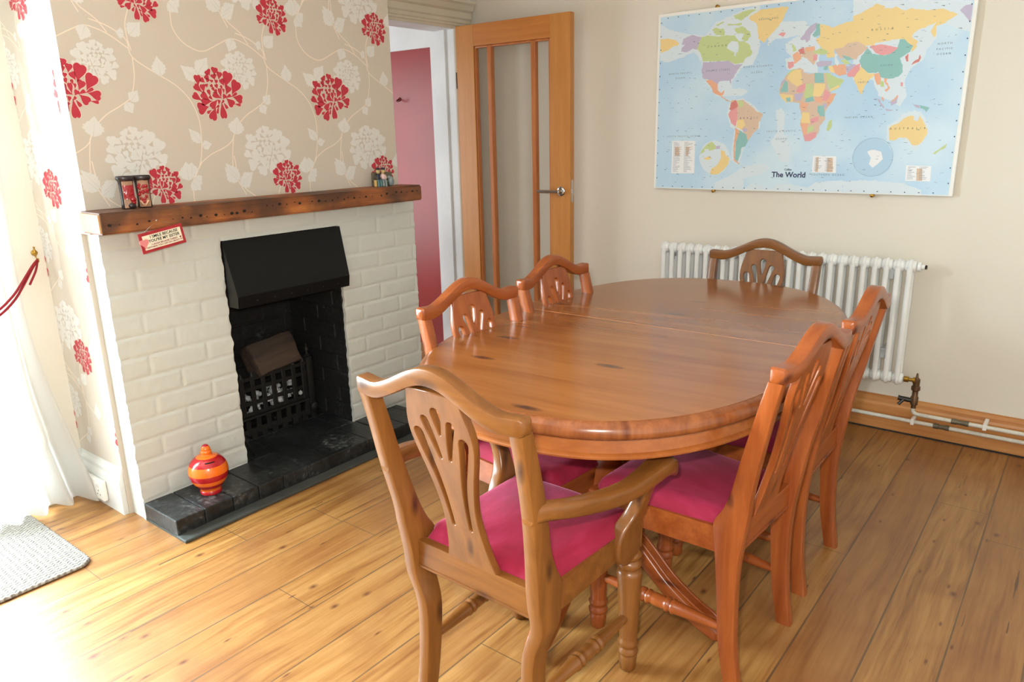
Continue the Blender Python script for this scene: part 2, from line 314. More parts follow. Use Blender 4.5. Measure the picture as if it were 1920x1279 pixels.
RC=[1045, 157, 80]
MAP_POLYS=[[1,"pale",[11,790,71,761,135,741,214,724,252,720,298,772,359,789,429,813,506,827,518,648,512,623,491,573,445,569,394,506,396,472,451,470,474,452,446,437,323,442,263,507,235,604,194,651,132,629,60,613,15,623]],[1,"pale",[905,800,1346,749,1351,634,1297,654,1260,676,1233,658,1237,623,1206,579,1200,547,1153,509,1138,468,1151,405,1131,363,1086,391,1042,410,1016,475,936,479]],[1,"pale",[547,752,714,736,786,637,784,514,647,542,637,587,670,591,642,612,632,650,692,682,621,673,587,676,555,647]],[1,"pale",[407,141,448,124,477,210,503,262,543,293,543,355,503,396,455,425,391,420,377,361,398,300,421,287]],[1,"pale",[481,5,518,35,613,13,652,34,701,35,777,21,814,45,931,59,936,4,482,3]],[1,"pale",[932,51,1004,60,1075,58,1180,49,1201,39,1249,25,1251,4,937,-1]],[1,"pale",[1093,223,1090,288,1125,308,1149,335,1187,345,1214,340,1245,287,1249,256,1229,207,1205,183,1186,208,1160,229,1140,233]],[1,"pale",[597,229,627,267,611,368,635,375,652,359,655,267,688,204,686,126,644,142]],[1,"pale",[333,35,403,66,475,112,571,129,605,113,574,81,478,59,481,5,335,1]],[2,"yellow",[14,725,56,721,93,714,117,695,106,686,86,687,66,672,17,660]],[2,"violet",[179,727,222,716,233,712,209,660,182,666,155,651,127,657,130,674,149,686,129,691,137,711,160,722]],[2,"green",[229,714,267,717,309,709,357,711,393,708,420,676,445,680,468,659,484,625,478,613,450,602,444,583,405,579,374,597,243,604,233,638,209,664]],[2,"green",[281,741,299,749,344,738,346,712,308,715]],[2,"green",[388,791,430,807,482,811,459,791,425,769,396,779]],[2,"green",[391,737,430,743,467,717,472,697,452,676,427,688,440,710,403,716]],[2,"green",[299,761,335,772,342,768,310,755]],[2,"green",[354,757,426,759,426,750,362,751]],[3,"pale",[384,684,413,677,418,657,416,634,405,628,406,612,399,619,398,632,360,655,366,671]],[2,"violet",[243,600,374,597,401,579,441,580,417,551,404,526,390,513,390,490,380,507,350,510,331,508,324,496,289,515,250,525,239,556]],[2,"orange",[262,519,289,515,324,496,326,469,342,455,360,467,353,444,323,447,300,460,291,485]],[2,"yellow",[458,775,507,802,516,668,505,707,496,756,468,763]],[2,"yellow",[547,752,607,746,583,721,551,695]],[2,"yellow",[459,781,508,804,613,806,635,802,610,745,575,706,536,664,508,684,500,741]],[2,"pink",[599,690,613,699,634,694,622,682]],[2,"green",[383,792,476,811,492,807,447,782,400,780]],[2,"orange",[262,518,301,505,329,454,347,442,373,421,398,411,373,421,317,454]],[2,"brown",[395,420,455,419,495,388,517,368,554,351,537,316,535,285,508,262,488,230,460,278,432,307,431,335,398,372]],[3,"red",[396,408,417,421,431,395,423,383,398,372,389,380]],[3,"pink",[384,357,394,372,427,385,431,335,424,299,401,316]],[3,"yellow",[429,327,461,330,471,306,451,283,429,295]],[3,"green",[425,419,451,414,457,394,440,382]],[3,"violet",[459,290,480,290,481,274,464,274]],[3,"teal",[442,283,478,262,488,230,477,206,460,202,454,165,443,133,429,149,430,206,427,247]],[3,"orange",[422,295,445,279,429,227,429,149,457,122,425,141,419,206,424,263]],[2,"violet",[697,667,718,692,735,715,760,725,776,717,756,698,741,678,740,660,728,648,717,662,701,660]],[3,"teal",[760,719,776,720,783,674,758,666,748,677,762,697]],[2,"brown",[720,627,761,630,774,595,773,571,762,550,751,566,726,586,706,591]],[3,"orange",[669,600,691,614,710,591,704,576,679,562,674,584]],[3,"red",[691,620,716,628,722,602,702,601]],[3,"orange",[723,627,758,630,766,614,731,608]],[3,"green",[757,609,788,619,820,607,818,595,796,592,764,599]],[3,"pink",[758,593,780,595,776,570,760,568]],[2,"pink",[649,573,678,571,678,552,661,542,651,548]],[2,"green",[662,648,673,641,685,618,668,613]],[3,"violet",[774,561,798,567,840,563,838,547,813,543,781,544]],[3,"teal",[810,543,829,545,824,527,811,528]],[2,"yellow",[776,720,814,708,827,700,860,709,902,717,998,707,1007,613,966,613,934,634,895,628,881,614,845,611,848,577,823,576,794,618,773,641,765,657,783,668]],[3,"pale",[850,589,865,591,857,577,872,554,866,542,853,553]],[3,"brown",[845,611,881,614,898,631,937,633,972,607,951,582,941,561,904,573,873,569,859,592]],[3,"green",[874,563,895,568,918,548,900,543]],[3,"teal",[878,584,909,576,929,562,902,561]],[2,"orange",[844,547,897,546,907,506,877,499,853,516,836,535]],[3,"yellow",[826,542,845,544,857,512,838,517]],[2,"violet",[901,537,940,543,931,511,906,512]],[3,"pink",[907,506,937,538,958,545,957,521,939,492,911,494]],[2,"green",[813,512,828,517,868,493,897,482,884,455,848,437,829,467]],[3,"yellow",[841,439,848,437,884,455,877,462,847,448]],[2,"brown",[646,516,674,540,714,542,725,524,752,516,771,518,816,515,833,461,849,429,867,428,852,388,838,373,826,329,734,332,716,394,685,400,655,399,625,430,620,459]],[3,"yellow",[650,506,674,537,711,537,722,476,694,462]],[3,"green",[646,516,674,540,688,539,656,519]],[3,"teal",[624,446,644,494,658,486,662,444]],[3,"violet",[622,469,628,491,644,500,644,494]],[3,"brown",[654,496,700,465,696,436,662,438]],[3,"pink",[695,446,707,465,735,479,737,453,719,435]],[3,"green",[739,476,768,474,773,420,741,409,733,422]],[3,"teal",[771,518,809,515,816,474,774,477]],[3,"yellow",[774,475,820,471,821,449,805,418,773,420]],[3,"violet",[689,433,732,438,721,406,698,404]],[3,"yellow",[621,437,686,430,685,401,655,399,633,420]],[3,"teal",[653,419,673,421,675,402,658,402]],[3,"teal",[741,412,773,420,781,400,742,396]],[3,"orange",[779,416,811,418,814,390,784,397]],[3,"pink",[821,452,849,423,839,398,813,399]],[3,"orange",[849,426,871,428,855,391,837,376,830,392]],[3,"violet",[820,389,837,386,832,367,818,374]],[3,"orange",[718,400,756,389,745,360,725,364]],[2,"brown",[717,406,791,403,828,376,832,320,811,290,811,264,794,242,776,227,753,227,738,269,725,308,732,334,717,380]],[3,"teal",[797,380,823,379,831,331,809,335,795,358]],[3,"yellow",[731,353,762,352,769,306,729,308]],[3,"pink",[768,322,805,336,803,313,774,299]],[3,"orange",[727,308,762,303,758,254,742,258]],[3,"green",[759,288,786,295,787,272,761,265]],[3,"pink",[743,254,799,268,801,245,776,227,753,227]],[2,"green",[848,312,866,319,862,286,852,269,844,275]],[2,"yellow",[912,734,943,747,974,760,999,776,1032,763,1029,754,1083,751,1103,739,1133,742,1195,729,1248,727,1300,703,1298,697,1273,687,1260,673,1231,667,1233,630,1225,624,1213,647,1222,668,1230,683,1201,670,1169,660,1150,647,1145,634,1169,613,1168,594,1154,576,1142,603,1115,627,1093,629,1021,623,956,612,921,635]],[3,"brown",[921,635,941,633,983,606,959,582,928,561]],[3,"pink",[989,611,1031,615,1099,597,1076,576,1048,570,1015,581]],[2,"teal",[966,581,980,603,1002,582,1048,570,1091,588,1098,606,1102,629,1118,627,1145,603,1155,599,1145,577,1122,563,1110,554,1123,527,1125,501,1112,482,1084,474,1044,483,1033,504,994,503,969,521,952,556]],[2,"yellow",[933,507,961,532,994,503,1020,501,1015,488,999,476,982,453,978,423,969,418,951,458,934,493]],[3,"orange",[1017,498,1036,503,1045,480,1050,456,1034,454,1023,474]],[3,"green",[1042,473,1059,466,1061,445,1048,446]],[3,"orange",[1058,479,1071,478,1069,465,1084,441,1073,425,1063,432,1078,441,1059,466]],[3,"red",[1128,559,1140,571,1143,539,1137,539]],[3,"red",[1183,564,1189,551,1183,536,1154,525,1162,537,1179,546]],[3,"pink",[1123,460,1132,458,1132,442,1125,445]],[3,"violet",[1347,734,1324,733,1307,717,1326,694,1349,668]],[2,"violet",[1035,403,1052,392,1072,359,1107,347,1080,348,1054,374]],[2,"violet",[1090,383,1109,396,1119,406,1117,378,1098,369]],[3,"orange",[1096,386,1117,410,1120,403,1103,386]],[3,"orange",[1055,406,1064,402,1066,389,1058,393]],[2,"violet",[1171,373,1201,365,1206,351,1192,358]],[2,"teal",[1204,365,1241,355,1233,339,1209,354]],[2,"yellow",[1105,226,1098,273,1102,285,1126,294,1151,314,1176,327,1188,324,1188,306,1205,302,1209,326,1221,305,1244,270,1243,249,1227,218,1215,207,1192,208,1180,229,1163,236,1139,237,1123,226]],[2,"green",[1275,172,1304,196,1321,212,1316,196,1282,168]],[3,"white",[97,237,222,235,223,78,98,77]],[3,"white",[795,163,895,161,900,89,795,90]],[3,"white",[1180,124,1275,121,1278,59,1183,60]],[2,"pale",[404,155,404,141,401,127,396,115,389,103,380,93,369,85,357,79,344,75,330,73,317,74,303,78,290,84,278,92,268,102,259,114,252,127,248,140,246,155,247,169,250,183,255,195,262,207,272,217,283,225,295,231,308,234,322,235,335,234,349,230,361,224,373,216,383,206,391,195,398,182,402,169]],[3,"green",[249,171,261,194,282,217,307,231,330,212,329,196,299,187,291,196,271,197,274,183]],[3,"yellow",[357,189,377,185,383,166,403,152,397,123,374,95,348,76,320,72,305,78,314,103,338,115,361,152]],[3,"yellow",[268,152,298,162,311,152,292,141]],[3,"violet",[331,210,353,212,351,196,331,196]],[2,"ocean2",[1125,157,1125,143,1123,129,1119,117,1112,105,1103,95,1093,86,1081,80,1067,76,1054,75,1039,76,1025,79,1012,85,999,93,988,104,978,115,971,128,966,142,963,157,963,171,966,185,970,198,978,210,987,220,998,228,1010,234,1023,237,1037,238,1051,237,1065,233,1078,227,1090,219,1101,209,1110,197,1117,184,1122,171]],[3,"white",[1021,180,1041,191,1077,180,1087,150,1068,128,1049,113,1033,128,1038,154]],[4,"brown",[113,207,154,207,138,202,140,164,114,164]],[4,"brown",[172,207,214,206,191,202,187,164,174,164]],[4,"brown",[1222,111,1242,112,1248,61,1225,61]],[4,"brown",[809,157,820,157,822,92,810,92]],[4,"brown",[858,154,881,154,886,93,860,92]],[1,"ocean2",[18,616,219,612,247,508,289,444,24,456]],[1,"ocean2",[448,516,481,567,523,574,533,433,482,435,399,489]],[1,"ocean2",[1266,627,1352,622,1357,354,1297,356,1268,479,1207,489,1192,564,1238,614]]]
MAP_LABELS=[["CANADA",311,667],["UNITED STATES",321,559],["NORTH PACIFIC",127,556],["OCEAN",128,535],["SOUTH PACIFIC OCEAN",157,258],["BRAZIL",486,336],["SOUTH ATLANTIC",642,273],["OCEAN",645,239],["RUSSIA",1031,674],["AUSTRALIA",1169,274],["NORTH",1269,598],["PACIFIC",1270,578],["OCEAN",1269,559],["NORTH ATLANTIC",515,563],["OCEAN",510,537],["SOUTHERN OCEAN",865,80],["GREENLAND",549,763],["CHINA",1062,530],["INDIA",977,468],["INDIAN OCEAN",971,325]]
MAP_TITLES=[["The World", 691, 77], ["Collins", 687, 101]]
PETALS=[[-60,690,-20,910,227],[-260,660,-350,800,227],[110,540,160,760,192],[360,320,520,760,332],[630,60,860,450,332],[360,20,490,260,210],[-80,510,-110,670,210],[-310,490,-430,620,175],[-750,310,-760,610,227],[-500,380,-630,490,157],[-670,60,-910,260,192],[-570,60,-600,300,175],[-750,-230,-1000,-60,210],[-420,-220,-670,-20,210],[-340,-290,-710,-330,192],[-520,-500,-870,-570,350],[-100,-270,-350,-510,192],[-200,-580,-360,-940,262],[-370,-610,-530,-710,87],[110,-410,140,-890,227],[-50,-490,-120,-720,77],[210,-360,320,-540,105],[370,-210,590,-420,245],[670,-130,990,-210,262],[670,-370,900,-410,87],[550,-100,790,30,87],[340,-140,520,-40,98],[200,-180,290,-40,140],[270,310,180,510,175],[100,-100,80,180,133],[-40,0,-100,140,105],[70,-150,-210,-20,175],[-330,-80,-390,120,122],[-260,-220,-370,-110,98],[-10,190,-50,320,133],[-30,350,-10,480,122],[-210,380,-200,470,122],[-390,390,-340,490,122],[-420,210,-440,320,122],[-180,200,-260,300,105],[-160,90,-200,200,105],[190,150,150,290,87],[230,20,250,170,70],[-20,-380,20,-230,98],[120,-340,210,-240,77],[-150,-510,-10,-430,70]]
VINES=[[[-1.872,1.744],[-1.823,1.73],[-1.782,1.708],[-1.758,1.685],[-1.747,1.634],[-1.669,1.585],[-1.606,1.549],[-1.561,1.503],[-1.537,1.447],[-1.532,1.399],[-1.537,1.333],[-1.551,1.276],[-1.577,1.228],[-1.591,1.195]],[[-1.747,1.634],[-1.751,1.567],[-1.772,1.506],[-1.812,1.476],[-1.86,1.449],[-1.899,1.416]],[[-1.589,1.816],[-1.592,1.748],[-1.568,1.705],[-1.531,1.68],[-1.481,1.671],[-1.403,1.708],[-1.359,1.723],[-1.294,1.703],[-1.23,1.661]],[[-1.551,1.276],[-1.5,1.308],[-1.444,1.331],[-1.408,1.356],[-1.393,1.389],[-1.38,1.414]],[[-1.408,1.911],[-1.4,1.842],[-1.374,1.785],[-1.323,1.745],[-1.294,1.707]],[[-1.401,1.372],[-1.413,1.305],[-1.415,1.237],[-1.373,1.148]],[[-1.735,1.795],[-1.755,1.743],[-1.756,1.699],[-1.748,1.656]],[[-1.541,1.896],[-1.581,1.839],[-1.589,1.816]]]
LEAVES=[[-1.747,1.704,-1.705,1.747,0.0594],[-1.764,1.706,-1.79,1.711,0.0396],[-1.656,1.578,-1.662,1.642,0.0594],[-1.518,1.571,-1.578,1.616,0.0594],[-1.516,1.591,-1.473,1.648,0.066],[-1.774,1.491,-1.747,1.526,0.0462],[-1.792,1.487,-1.774,1.453,0.0462],[-1.537,1.35,-1.578,1.399,0.0462],[-1.534,1.337,-1.496,1.345,0.0396],[-1.359,1.723,-1.38,1.677,0.0554],[-1.389,1.377,-1.377,1.44,0.0792],[-1.604,1.217,-1.607,1.282,0.0792],[-1.594,1.212,-1.562,1.181,0.0594],[-1.402,1.202,-1.452,1.256,0.066],[-1.392,1.184,-1.343,1.216,0.0594],[-1.396,1.823,-1.447,1.883,0.0528],[-1.382,1.812,-1.335,1.844,0.0528],[-1.581,1.839,-1.555,1.812,0.0528],[-1.589,1.853,-1.585,1.891,0.066]]


# ------------------------------------------------------------------ setting
bm=BM(); box(bm,-2.2,4.5,-6.2,.02,-.05,0); struct('floor',bm,M['floor'])
bm=BM(); box(bm,-2.2,4.5,-6.2,.1,2.45,2.5); struct('ceiling',bm,M['ceiling'])
bm=BM(); box(bm,-.15,4.5,0,.1,0,2.45); struct('wall_back',bm,M['wall'])
bm=BM(); box(bm,4.4,4.5,-6.2,0,0,2.45); struct('wall_right',bm,M['wall'])
# left wall with the hall doorway, alcoves and the garden door opening
bm=BM()
box(bm,-.15,0,-.14,0,0,2.45); box(bm,-.15,0,-.95,-.14,1.965,2.45); box(bm,-.15,.0,-2.4,-.95,0,2.45)
box(bm,-.15,.03,-2.72,-2.4,0,2.45); box(bm,-.15,.03,-6.2,-2.72,2.15,2.45); box(bm,-.15,.03,-6.2,-4.45,0,2.15)
struct('wall_left',bm,M['wall'])
# hall beyond the doorway
bm=BM(); box(bm,-2.2,-.15,-.14,0.0,1.87,2.45); box(bm,-.205,-.15,-.14,0,0,1.87); box(bm,-2.2,-.205,-.128,0,0,1.87,mat=1)
struct('wall_hall',bm,[M['hallwhite'],M['red']])
bm=BM(); box(bm,-2.2,-2.1,-2.4,0,0,2.45); struct('wall_hall_far',bm,M['hallwhite'])
bm=BM(); box(bm,-2.2,-.15,-2.55,-2.45,0,2.45); struct('hall_light_block',bm,M['hallwhite'])  # unseen partition added to keep the garden door light out of the hall
# door lining and casing
bm=BM()
box(bm,-.155,.004,-.158,-.139,0,1.965); box(bm,-.155,.004,-.95,-.158,1.95,1.966); box(bm,-.155,.004,-.965,-.945,0,1.965)
box(bm,-.10,-.06,-.170,-.158,0,1.95,mat=0)
struct('trim_door_lining',bm,M['hallwhite'])
bm=BM()
prof=[(0,1.953),(.012,1.953),(.016,1.965),(.022,1.968),(.022,1.978),(.028,1.984),(.028,2.0),(.036,2.008),(.036,2.04),(.05,2.05),(.062,2.075),(.075,2.085),(.075,2.1),(0,2.105)]
prism(bm,prof,lambda u,v,s:Vector((u,-1.06 if s==0 else -.03,v)),0)
prof=[(0,-.052),(.012,-.052),(.022,-.075),(.028,-.12),(.022,-.15),(.010,-.157),(0,-.157)]
prism(bm,prof,lambda u,v,s:Vector((u,v,0 if s==0 else 1.955)),0)
prism(bm,[(0,-.945),(.02,-.945),(.03,-1.03),(0,-1.05)],lambda u,v,s:Vector((u,v,0 if s==0 else 1.955)),0)
struct('trim_doorcase',bm,M['cream_trim'])
# coat hook on the red hall wall
bm=BM(); tube(bm,cat([(-.50,-.13,1.585),(-.50,-.15,1.58),(-.49,-.165,1.572),(-.47,-.165,1.573),(-.455,-.16,1.583)],5),.0045,8)
lathe(bm,[(.011,0),(.012,.003),(.006,.005)],(-.50,-.128,1.585),(0,-1,0),12)
tag(mk('coat_hook',bm,plain('hook_brown',(92,22,20),.5),smooth=True),'small dark hook on the red hall wall seen through the doorway','hook')

# --- wallpaper on the chimney breast
def heart(bx,by,tx,ty,w,inf=0):
    d=Vector((tx-bx,ty-by)); L=d.length+inf; d.normalize(); n=Vector((-d.y,d.x)); w=w/2+inf; o=Vector((bx,by))-d*inf*.6
    w*=1.26
    P=[(-.28,0),(-.1,.14),(.1,.34),(.34,.68),(.6,.96),(.82,1.0),(.97,.80),(1.03,.48),(1.01,.22),(.955,0)]
    P=P+[(a,-b) for a,b in reversed(P[1:-1])]
    return [o+d*(a*L)+n*(b*w) for a,b in P]
def leafp(bx,by,tx,ty,w):
    d=Vector((tx-bx,ty-by)); L=d.length; d.normalize(); n=Vector((-d.y,d.x)); o=Vector((bx,by)); w=w*.5
    P=[(0,.02),(.1,.45),(.2,.72),(.27,.66),(.36,.95),(.44,.82),(.52,.92),(.6,.66),(.7,.6),(.76,.38),(.88,.24),(1.04,0)]
    P=P+[(a,-b*.92) for a,b in reversed(P)]
    return [o+d*(a*L)+n*(b*w) for a,b in P]
def clip(poly,axis,lim,sign):
    out=[]
    for i in range(len(poly)):
        a,b=poly[i],poly[(i+1)%len(poly)]; da=(a[axis]-lim)*sign; db=(b[axis]-lim)*sign
        if da>=0: out.append(a)
        if (da>=0)!=(db>=0): out.append(a.lerp(b,da/(da-db)))
    return out
TW,TH=.526,.612
def paper_pattern(bm,to3,u0,u1,v0,v1,ph=(0,0)):
    """to3(u,v,h) -> 3d; tile the pattern over u0..u1,v0..v1"""
    def put(poly,h,mat):
        for ax,l,s in ((0,u0,1),(0,u1,-1),(1,v0,1),(1,v1,-1)):
            poly=clip(poly,ax,l,s)
            if len(poly)<3: return
        q=[]
        for p in poly:
            if not q or (p-q[-1]).length>1e-5: q.append(p)
        if len(q)>2 and (q[0]-q[-1]).length<1e-5: q.pop()
        if len(q)<3: return
        try: f=bm.faces.new([bm.verts.new(to3(p.x,p.y,h)) for p in q]); f.material_index=mat
        except ValueError: pass
    cA=(-1.971,1.526); cB=(-2.228,1.208)
    for i in range(-4,4):
        for j in range(-3,4):
            ox=i*TW+ph[0]; oy=j*TH+ph[1]
            if cA[0]+ox<u0-.8 or cA[0]+ox>u1+.8 or cA[1]+oy<v0-.8 or cA[1]+oy>v1+.8: continue
            O=Vector((ox,oy))
            def flower(c,sx,sy,red,h):
                C=Vector(c)+O
                if red:
                    for k,q in enumerate(PETALS): put([Vector((p.x*sx,p.y*sy))*1e-4+C for p in heart(*q,inf=14)],h+(k%5)*.00001,4)
                    for k,q in enumerate(PETALS): put([Vector((p.x*sx,p.y*sy))*1e-4+C for p in heart(*q,inf=0)],h+.00012,1)
                else:
                    for k,q in enumerate(PETALS): put([Vector((p.x*sx,p.y*sy))*1e-4+C for p in heart(*q,inf=30)],h+(k%5)*.00001,3)
                    for k,q in enumerate(PETALS): put([Vector((p.x*sx,p.y*sy))*1e-4+C for p in heart(*q,inf=12)],h+.0001+(k%7)*.00001,2)
            for vi,v in enumerate(VINES):
                pts=cat([tuple(p) for p in v],4); w=.0016
                for a,b in zip(pts[:-1],pts[1:]):
                    a=Vector(a)+O; b=Vector(b)+O; d=(b-a)
                    if d.length<1e-6: continue
                    n=Vector((-d.y,d.x)).normalized()*w; put([a-n,b-n,b+n,a+n],.0002+vi*.00001,4)
            for k,(a,b,c_,d_,w) in enumerate(LEAVES):
                put([p+O for p in leafp(a,b,c_,d_,w)],.0003+(k%3)*.00001,2)
                A=Vector((a,b))+O; B=Vector((c_,d_))+O; n=Vector((-(B-A).y,(B-A).x)).normalized()*.0009; put([A-n,A.lerp(B,.8)-n*.3,A.lerp(B,.8)+n*.3,A+n],.00036,3)
            flower((cA[0]+.098,cA[1]+.088),-.72,.72,False,.0005); flower((cB[0]-.078,cB[1]+.108),1.05,1.0,False,.0005)
            flower(cA,1,1,True,.0009); flower(cB,-.68,.72,True,.0009)
XP=.447
bm=BM()
box(bm,-.1,XP,-2.505,-1.082,1.06,2.45)
box(bm,-.1,XP,-1.40,-1.082,0,1.06); box(bm,-.1,.378,-2.505,-2.0,0,1.06); 

paper_pattern(bm,lambda u,v,h:Vector((XP+h,u,v)),-2.505,-1.082,1.13,2.45)
paper_pattern(bm,lambda u,v,h:Vector((u,-2.505-h,v)),.03,.385,1.06,2.3,ph=(2.962,0.0))
paper_pattern(bm,lambda u,v,h:Vector((u,-2.505-h,v)),.03,.378,.19,1.06,ph=(2.962,0.0))
struct('wall_chimney_breast',bm,[M['paper'],M['pred'],M['pwhite'],M['pvein'],M['pcream']])

# --- painted brick surround
CH=.0777
def brick_h(y,z):
    kz=(z-.071)/CH; k=math.floor(kz); fz=kz-k
    par=k%2
    if y>-1.77: par=1-par
    off=-2.388 if par==0 else -2.2755
    if y>-1.77: off+= -.0
    ky=(y-off)/.225; fy=ky-math.floor(ky)
    dz=min(fz,1-fz)*CH; dy=min(fy,1-fy)*.225
    j=noise.noise(Vector((y*9,z*9,k*.3)))*.002
    a=min(1,max(0,(dz+j)/.011)); b=min(1,max(0,(dy+j*.8)/.011)); s=min(a*a*(3-2*a),b*b*(3-2*b))
    rb=noise.noise(Vector((math.floor(ky)*3.7+.3,k*5.1,2)))*.0022
    return s*.0034+rb*s*.6+noise.noise(Vector((y*45,z*45,0)))*.0009+noise.noise(Vector((y*14,z*14,3)))*.0014
bm=BM(); y0,y1,z0,z1=-2.49,-1.022,0,1.068; ny,nz=250,182
OY0,OY1,OZ=-2.053,-1.486,.987
G={}
for i in range(ny+1):
    for k in range(nz+1):
        y=y0+(y1-y0)*i/ny; z=z0+(z1-z0)*k/nz
        jy=noise.noise(Vector((z*22,i*.0,5)))*.005+noise.noise(Vector((z*70,0,1)))*.0025
        yy=y; zz=z
        if i==0: yy+=jy-.002
        if i==ny: yy+=jy
        G[i,k]=(Vector((.4745+brick_h(y,z),yy,zz)))
iy0=round((OY0-y0)/(y1-y0)*ny); iy1=round((OY1-y0)/(y1-y0)*ny); kz1=round(OZ/(z1-z0)*nz)
for k in range(nz+1):
    for i,sg in ((iy0,1),(iy1,-1)):
        if k<=kz1: G[i,k].y+=noise.noise(Vector((G[i,k].z*30,sg*4,5)))*.007
VV={k_:bm.verts.new(p) for k_,p in G.items() if not (iy0<k_[0]<iy1 and k_[1]<kz1)}
for i in range(ny):
    for k in range(nz):
        if iy0<=i<iy1 and k<kz1: continue
        bm.faces.new((VV[i,k],VV[i+1,k],VV[i+1,k+1],VV[i,k+1]))
be=[e for e in bm.edges if e.is_boundary]
r=bmesh.ops.extrude_edge_only(bm,edges=be); 
for v in r['geom']:
    if isinstance(v,bmesh.types.BMVert): v.co.x=.462
box(bm,.375,.468,-2.489,-2.06,0,1.067); box(bm,.375,.468,-1.478,-1.024,0,1.067); box(bm,.375,.468,-2.07,-1.47,.992,1.067)
box(bm,.0,.378,-1.39,-1.024,0,1.067)
struct('wall_fireplace_brick',bm,M['brick'],smooth=True,auto=.6)
# black brick lining of the fire opening
bm=BM()
def lin_bricks(f,u0,u1,v0,v1,par0=0):
    k=0; v=v0
    while v<v1:
        u=u0-(.11 if (k+par0)%2 else 0)
        while u<u1:
            a=max(u,u0); b=min(u+.218,u1); c=min(v+.071,v1)
            if b-a>.01: f(a+.003,b-.003,v+.002,c)
            u+=.225
        v+=CH; k+=1
lin_bricks(lambda a,b,c,d:box(bm,a,b,-1.487,-1.45,c,d,.004,seg=1),.06,.464,.07,.99)
lin_bricks(lambda a,b,c,d:box(bm,a,b,-2.09,-2.052,c,d,.004,seg=1),.06,.464,.07,.99)
lin_bricks(lambda a,b,c,d:box(bm,.02,.06,a,b,c,d,.004,seg=1),-2.09,-1.45,.07,.99)
box(bm,.0,.46,-1.482,-1.44,0,1.0); box(bm,.0,.46,-2.1,-2.057,0,1.0); box(bm,-.02,.055,-2.1,-1.44,0,1.0); box(bm,.0,.47,-2.1,-1.44,.99,1.0)
struct('wall_firebox_lining',bm,M['black'])

# --- skirtings
bm=BM(); prof=[(0,0),(-.02,0),(-.02,.115),(-.016,.125),(-.014,.14),(-.006,.152),(-.006,.158),(0,.158)]
prism(bm,[(u,v) for u,v in prof],lambda u,v,s:Vector((.86 if s==0 else 4.4,u,v+.003)),0)
struct('baseboard_back',bm,M['skirt'])
bm=BM(); box(bm,.86,4.4,-.031,-.001,0,.004); struct('floor_gap_shadow',bm,plain('painted_gap_shadow',(40,40,42),.9))  # thin dark strip stands in for the shade in the gap under the skirting
bm=BM(); prof=[(0,0),(-.02,0),(-.02,.13),(-.014,.145),(-.014,.16),(-.006,.172),(-.004,.185),(0,.185)]
prism(bm,prof,lambda u,v,s:Vector((.045 if s==0 else .372,-2.503+u,v)),0)
prism(bm,prof,lambda u,v,s:Vector((.03-u,-2.503 if s==0 else -2.70,v)),0)
struct('baseboard_chimney_side',bm,M['white'])
# double socket
so=thing('wall_socket','white double wall socket on the skirting beside the brick chimney','socket',(.186,-2.5235,.028))
bm=BM(); box(bm,-.073,.073,-.018,0,0,.082,.004); sbx=mk('socket_box',bm,M['plastic'],so)
for dx in (-.036,.036):
    bm=BM(); box(bm,dx-.008,dx+.008,-.021,-.017,.052,.066,.0015); mk('switch',bm,M['white'],sbx)
for dx in (-.036,.036):
    for a,b in ((-.011,.02),(.011,.02),(0,.036)): bm=BM(); box(bm,dx+a-.002,dx+a+.002,-.0185,-.0175,b,b+.006); mk('pin_hole',bm,M['dark'],sbx)

# --- garden door on the left (frame, threshold, glass)
gd=thing('door_2','white framed glazed garden door behind the sheer curtain','door',(0,0,0)); gd['kind']='structure'
bm=BM()
for y in (-2.75,-3.56,-3.60,-4.43): box(bm,-.12,-.07,y-.035,y+.035,0.03,2.15,.004)
box(bm,-.12,-.07,-4.45,-2.72,2.08,2.15); box(bm,-.12,-.07,-4.45,-2.72,.03,.17); mk('frame',bm,M['white'],gd)
bm=BM(); box(bm,-.15,.03,-4.45,-2.72,0.001,.03,.003); mk('threshold',bm,M['skirt'],gd)
bm=BM(); box(bm,-.10,-.096,-3.53,-2.78,.17,2.08); box(bm,-.10,-.096,-4.4,-3.63,.17,2.08); mk('glass_pane',bm,M['glass'],gd)

# ------------------------------------------------------------------ hearth, mantel, hood, grate
h=thing('hearth','low black painted brick hearth in front of the white brick fireplace','hearth',(.6,-1.85,0))
bm=BM(); yy=-2.492
random.seed(3)
while yy<-1.24:
    w=.112+random.uniform(-.004,.006); e=min(yy+w,-1.215); dz=random.uniform(-.002,.002)
    box(bm,-.122,.108+random.uniform(-.004,.004),yy+1.85+.001,e+1.85-.001,.001,.069+dz*.6,.0035)
    yy+=w+.0005
yy=-2.02
while yy<-1.5:
    e=min(yy+.112,-1.489)
    for a,b in ((.065,.268),(.272,.474)): box(bm,a-.6,b-.6,yy+1.85+.001,e+1.85-.002,.001,.0665,.005)
    yy+=.114
box(bm,-.54,-.126,-.198,.363,0,.062)
for v in bm.verts:
    if v.co.z>.02: v.co+=Vector((noise.noise(v.co*30),noise.noise(v.co*30+Vector((5,0,0))),noise.noise(v.co*25+Vector((9,0,0)))*.6))*.002
mk('brick_top',bm,M['hearth'],h)

bm=BM(); box(bm,.10,.162,-.645,.69,.0,.012,.004); box(bm,-.12,.10,-.643,.69,0,.008); mk('base_slab',bm,M['hearthslab'],h)

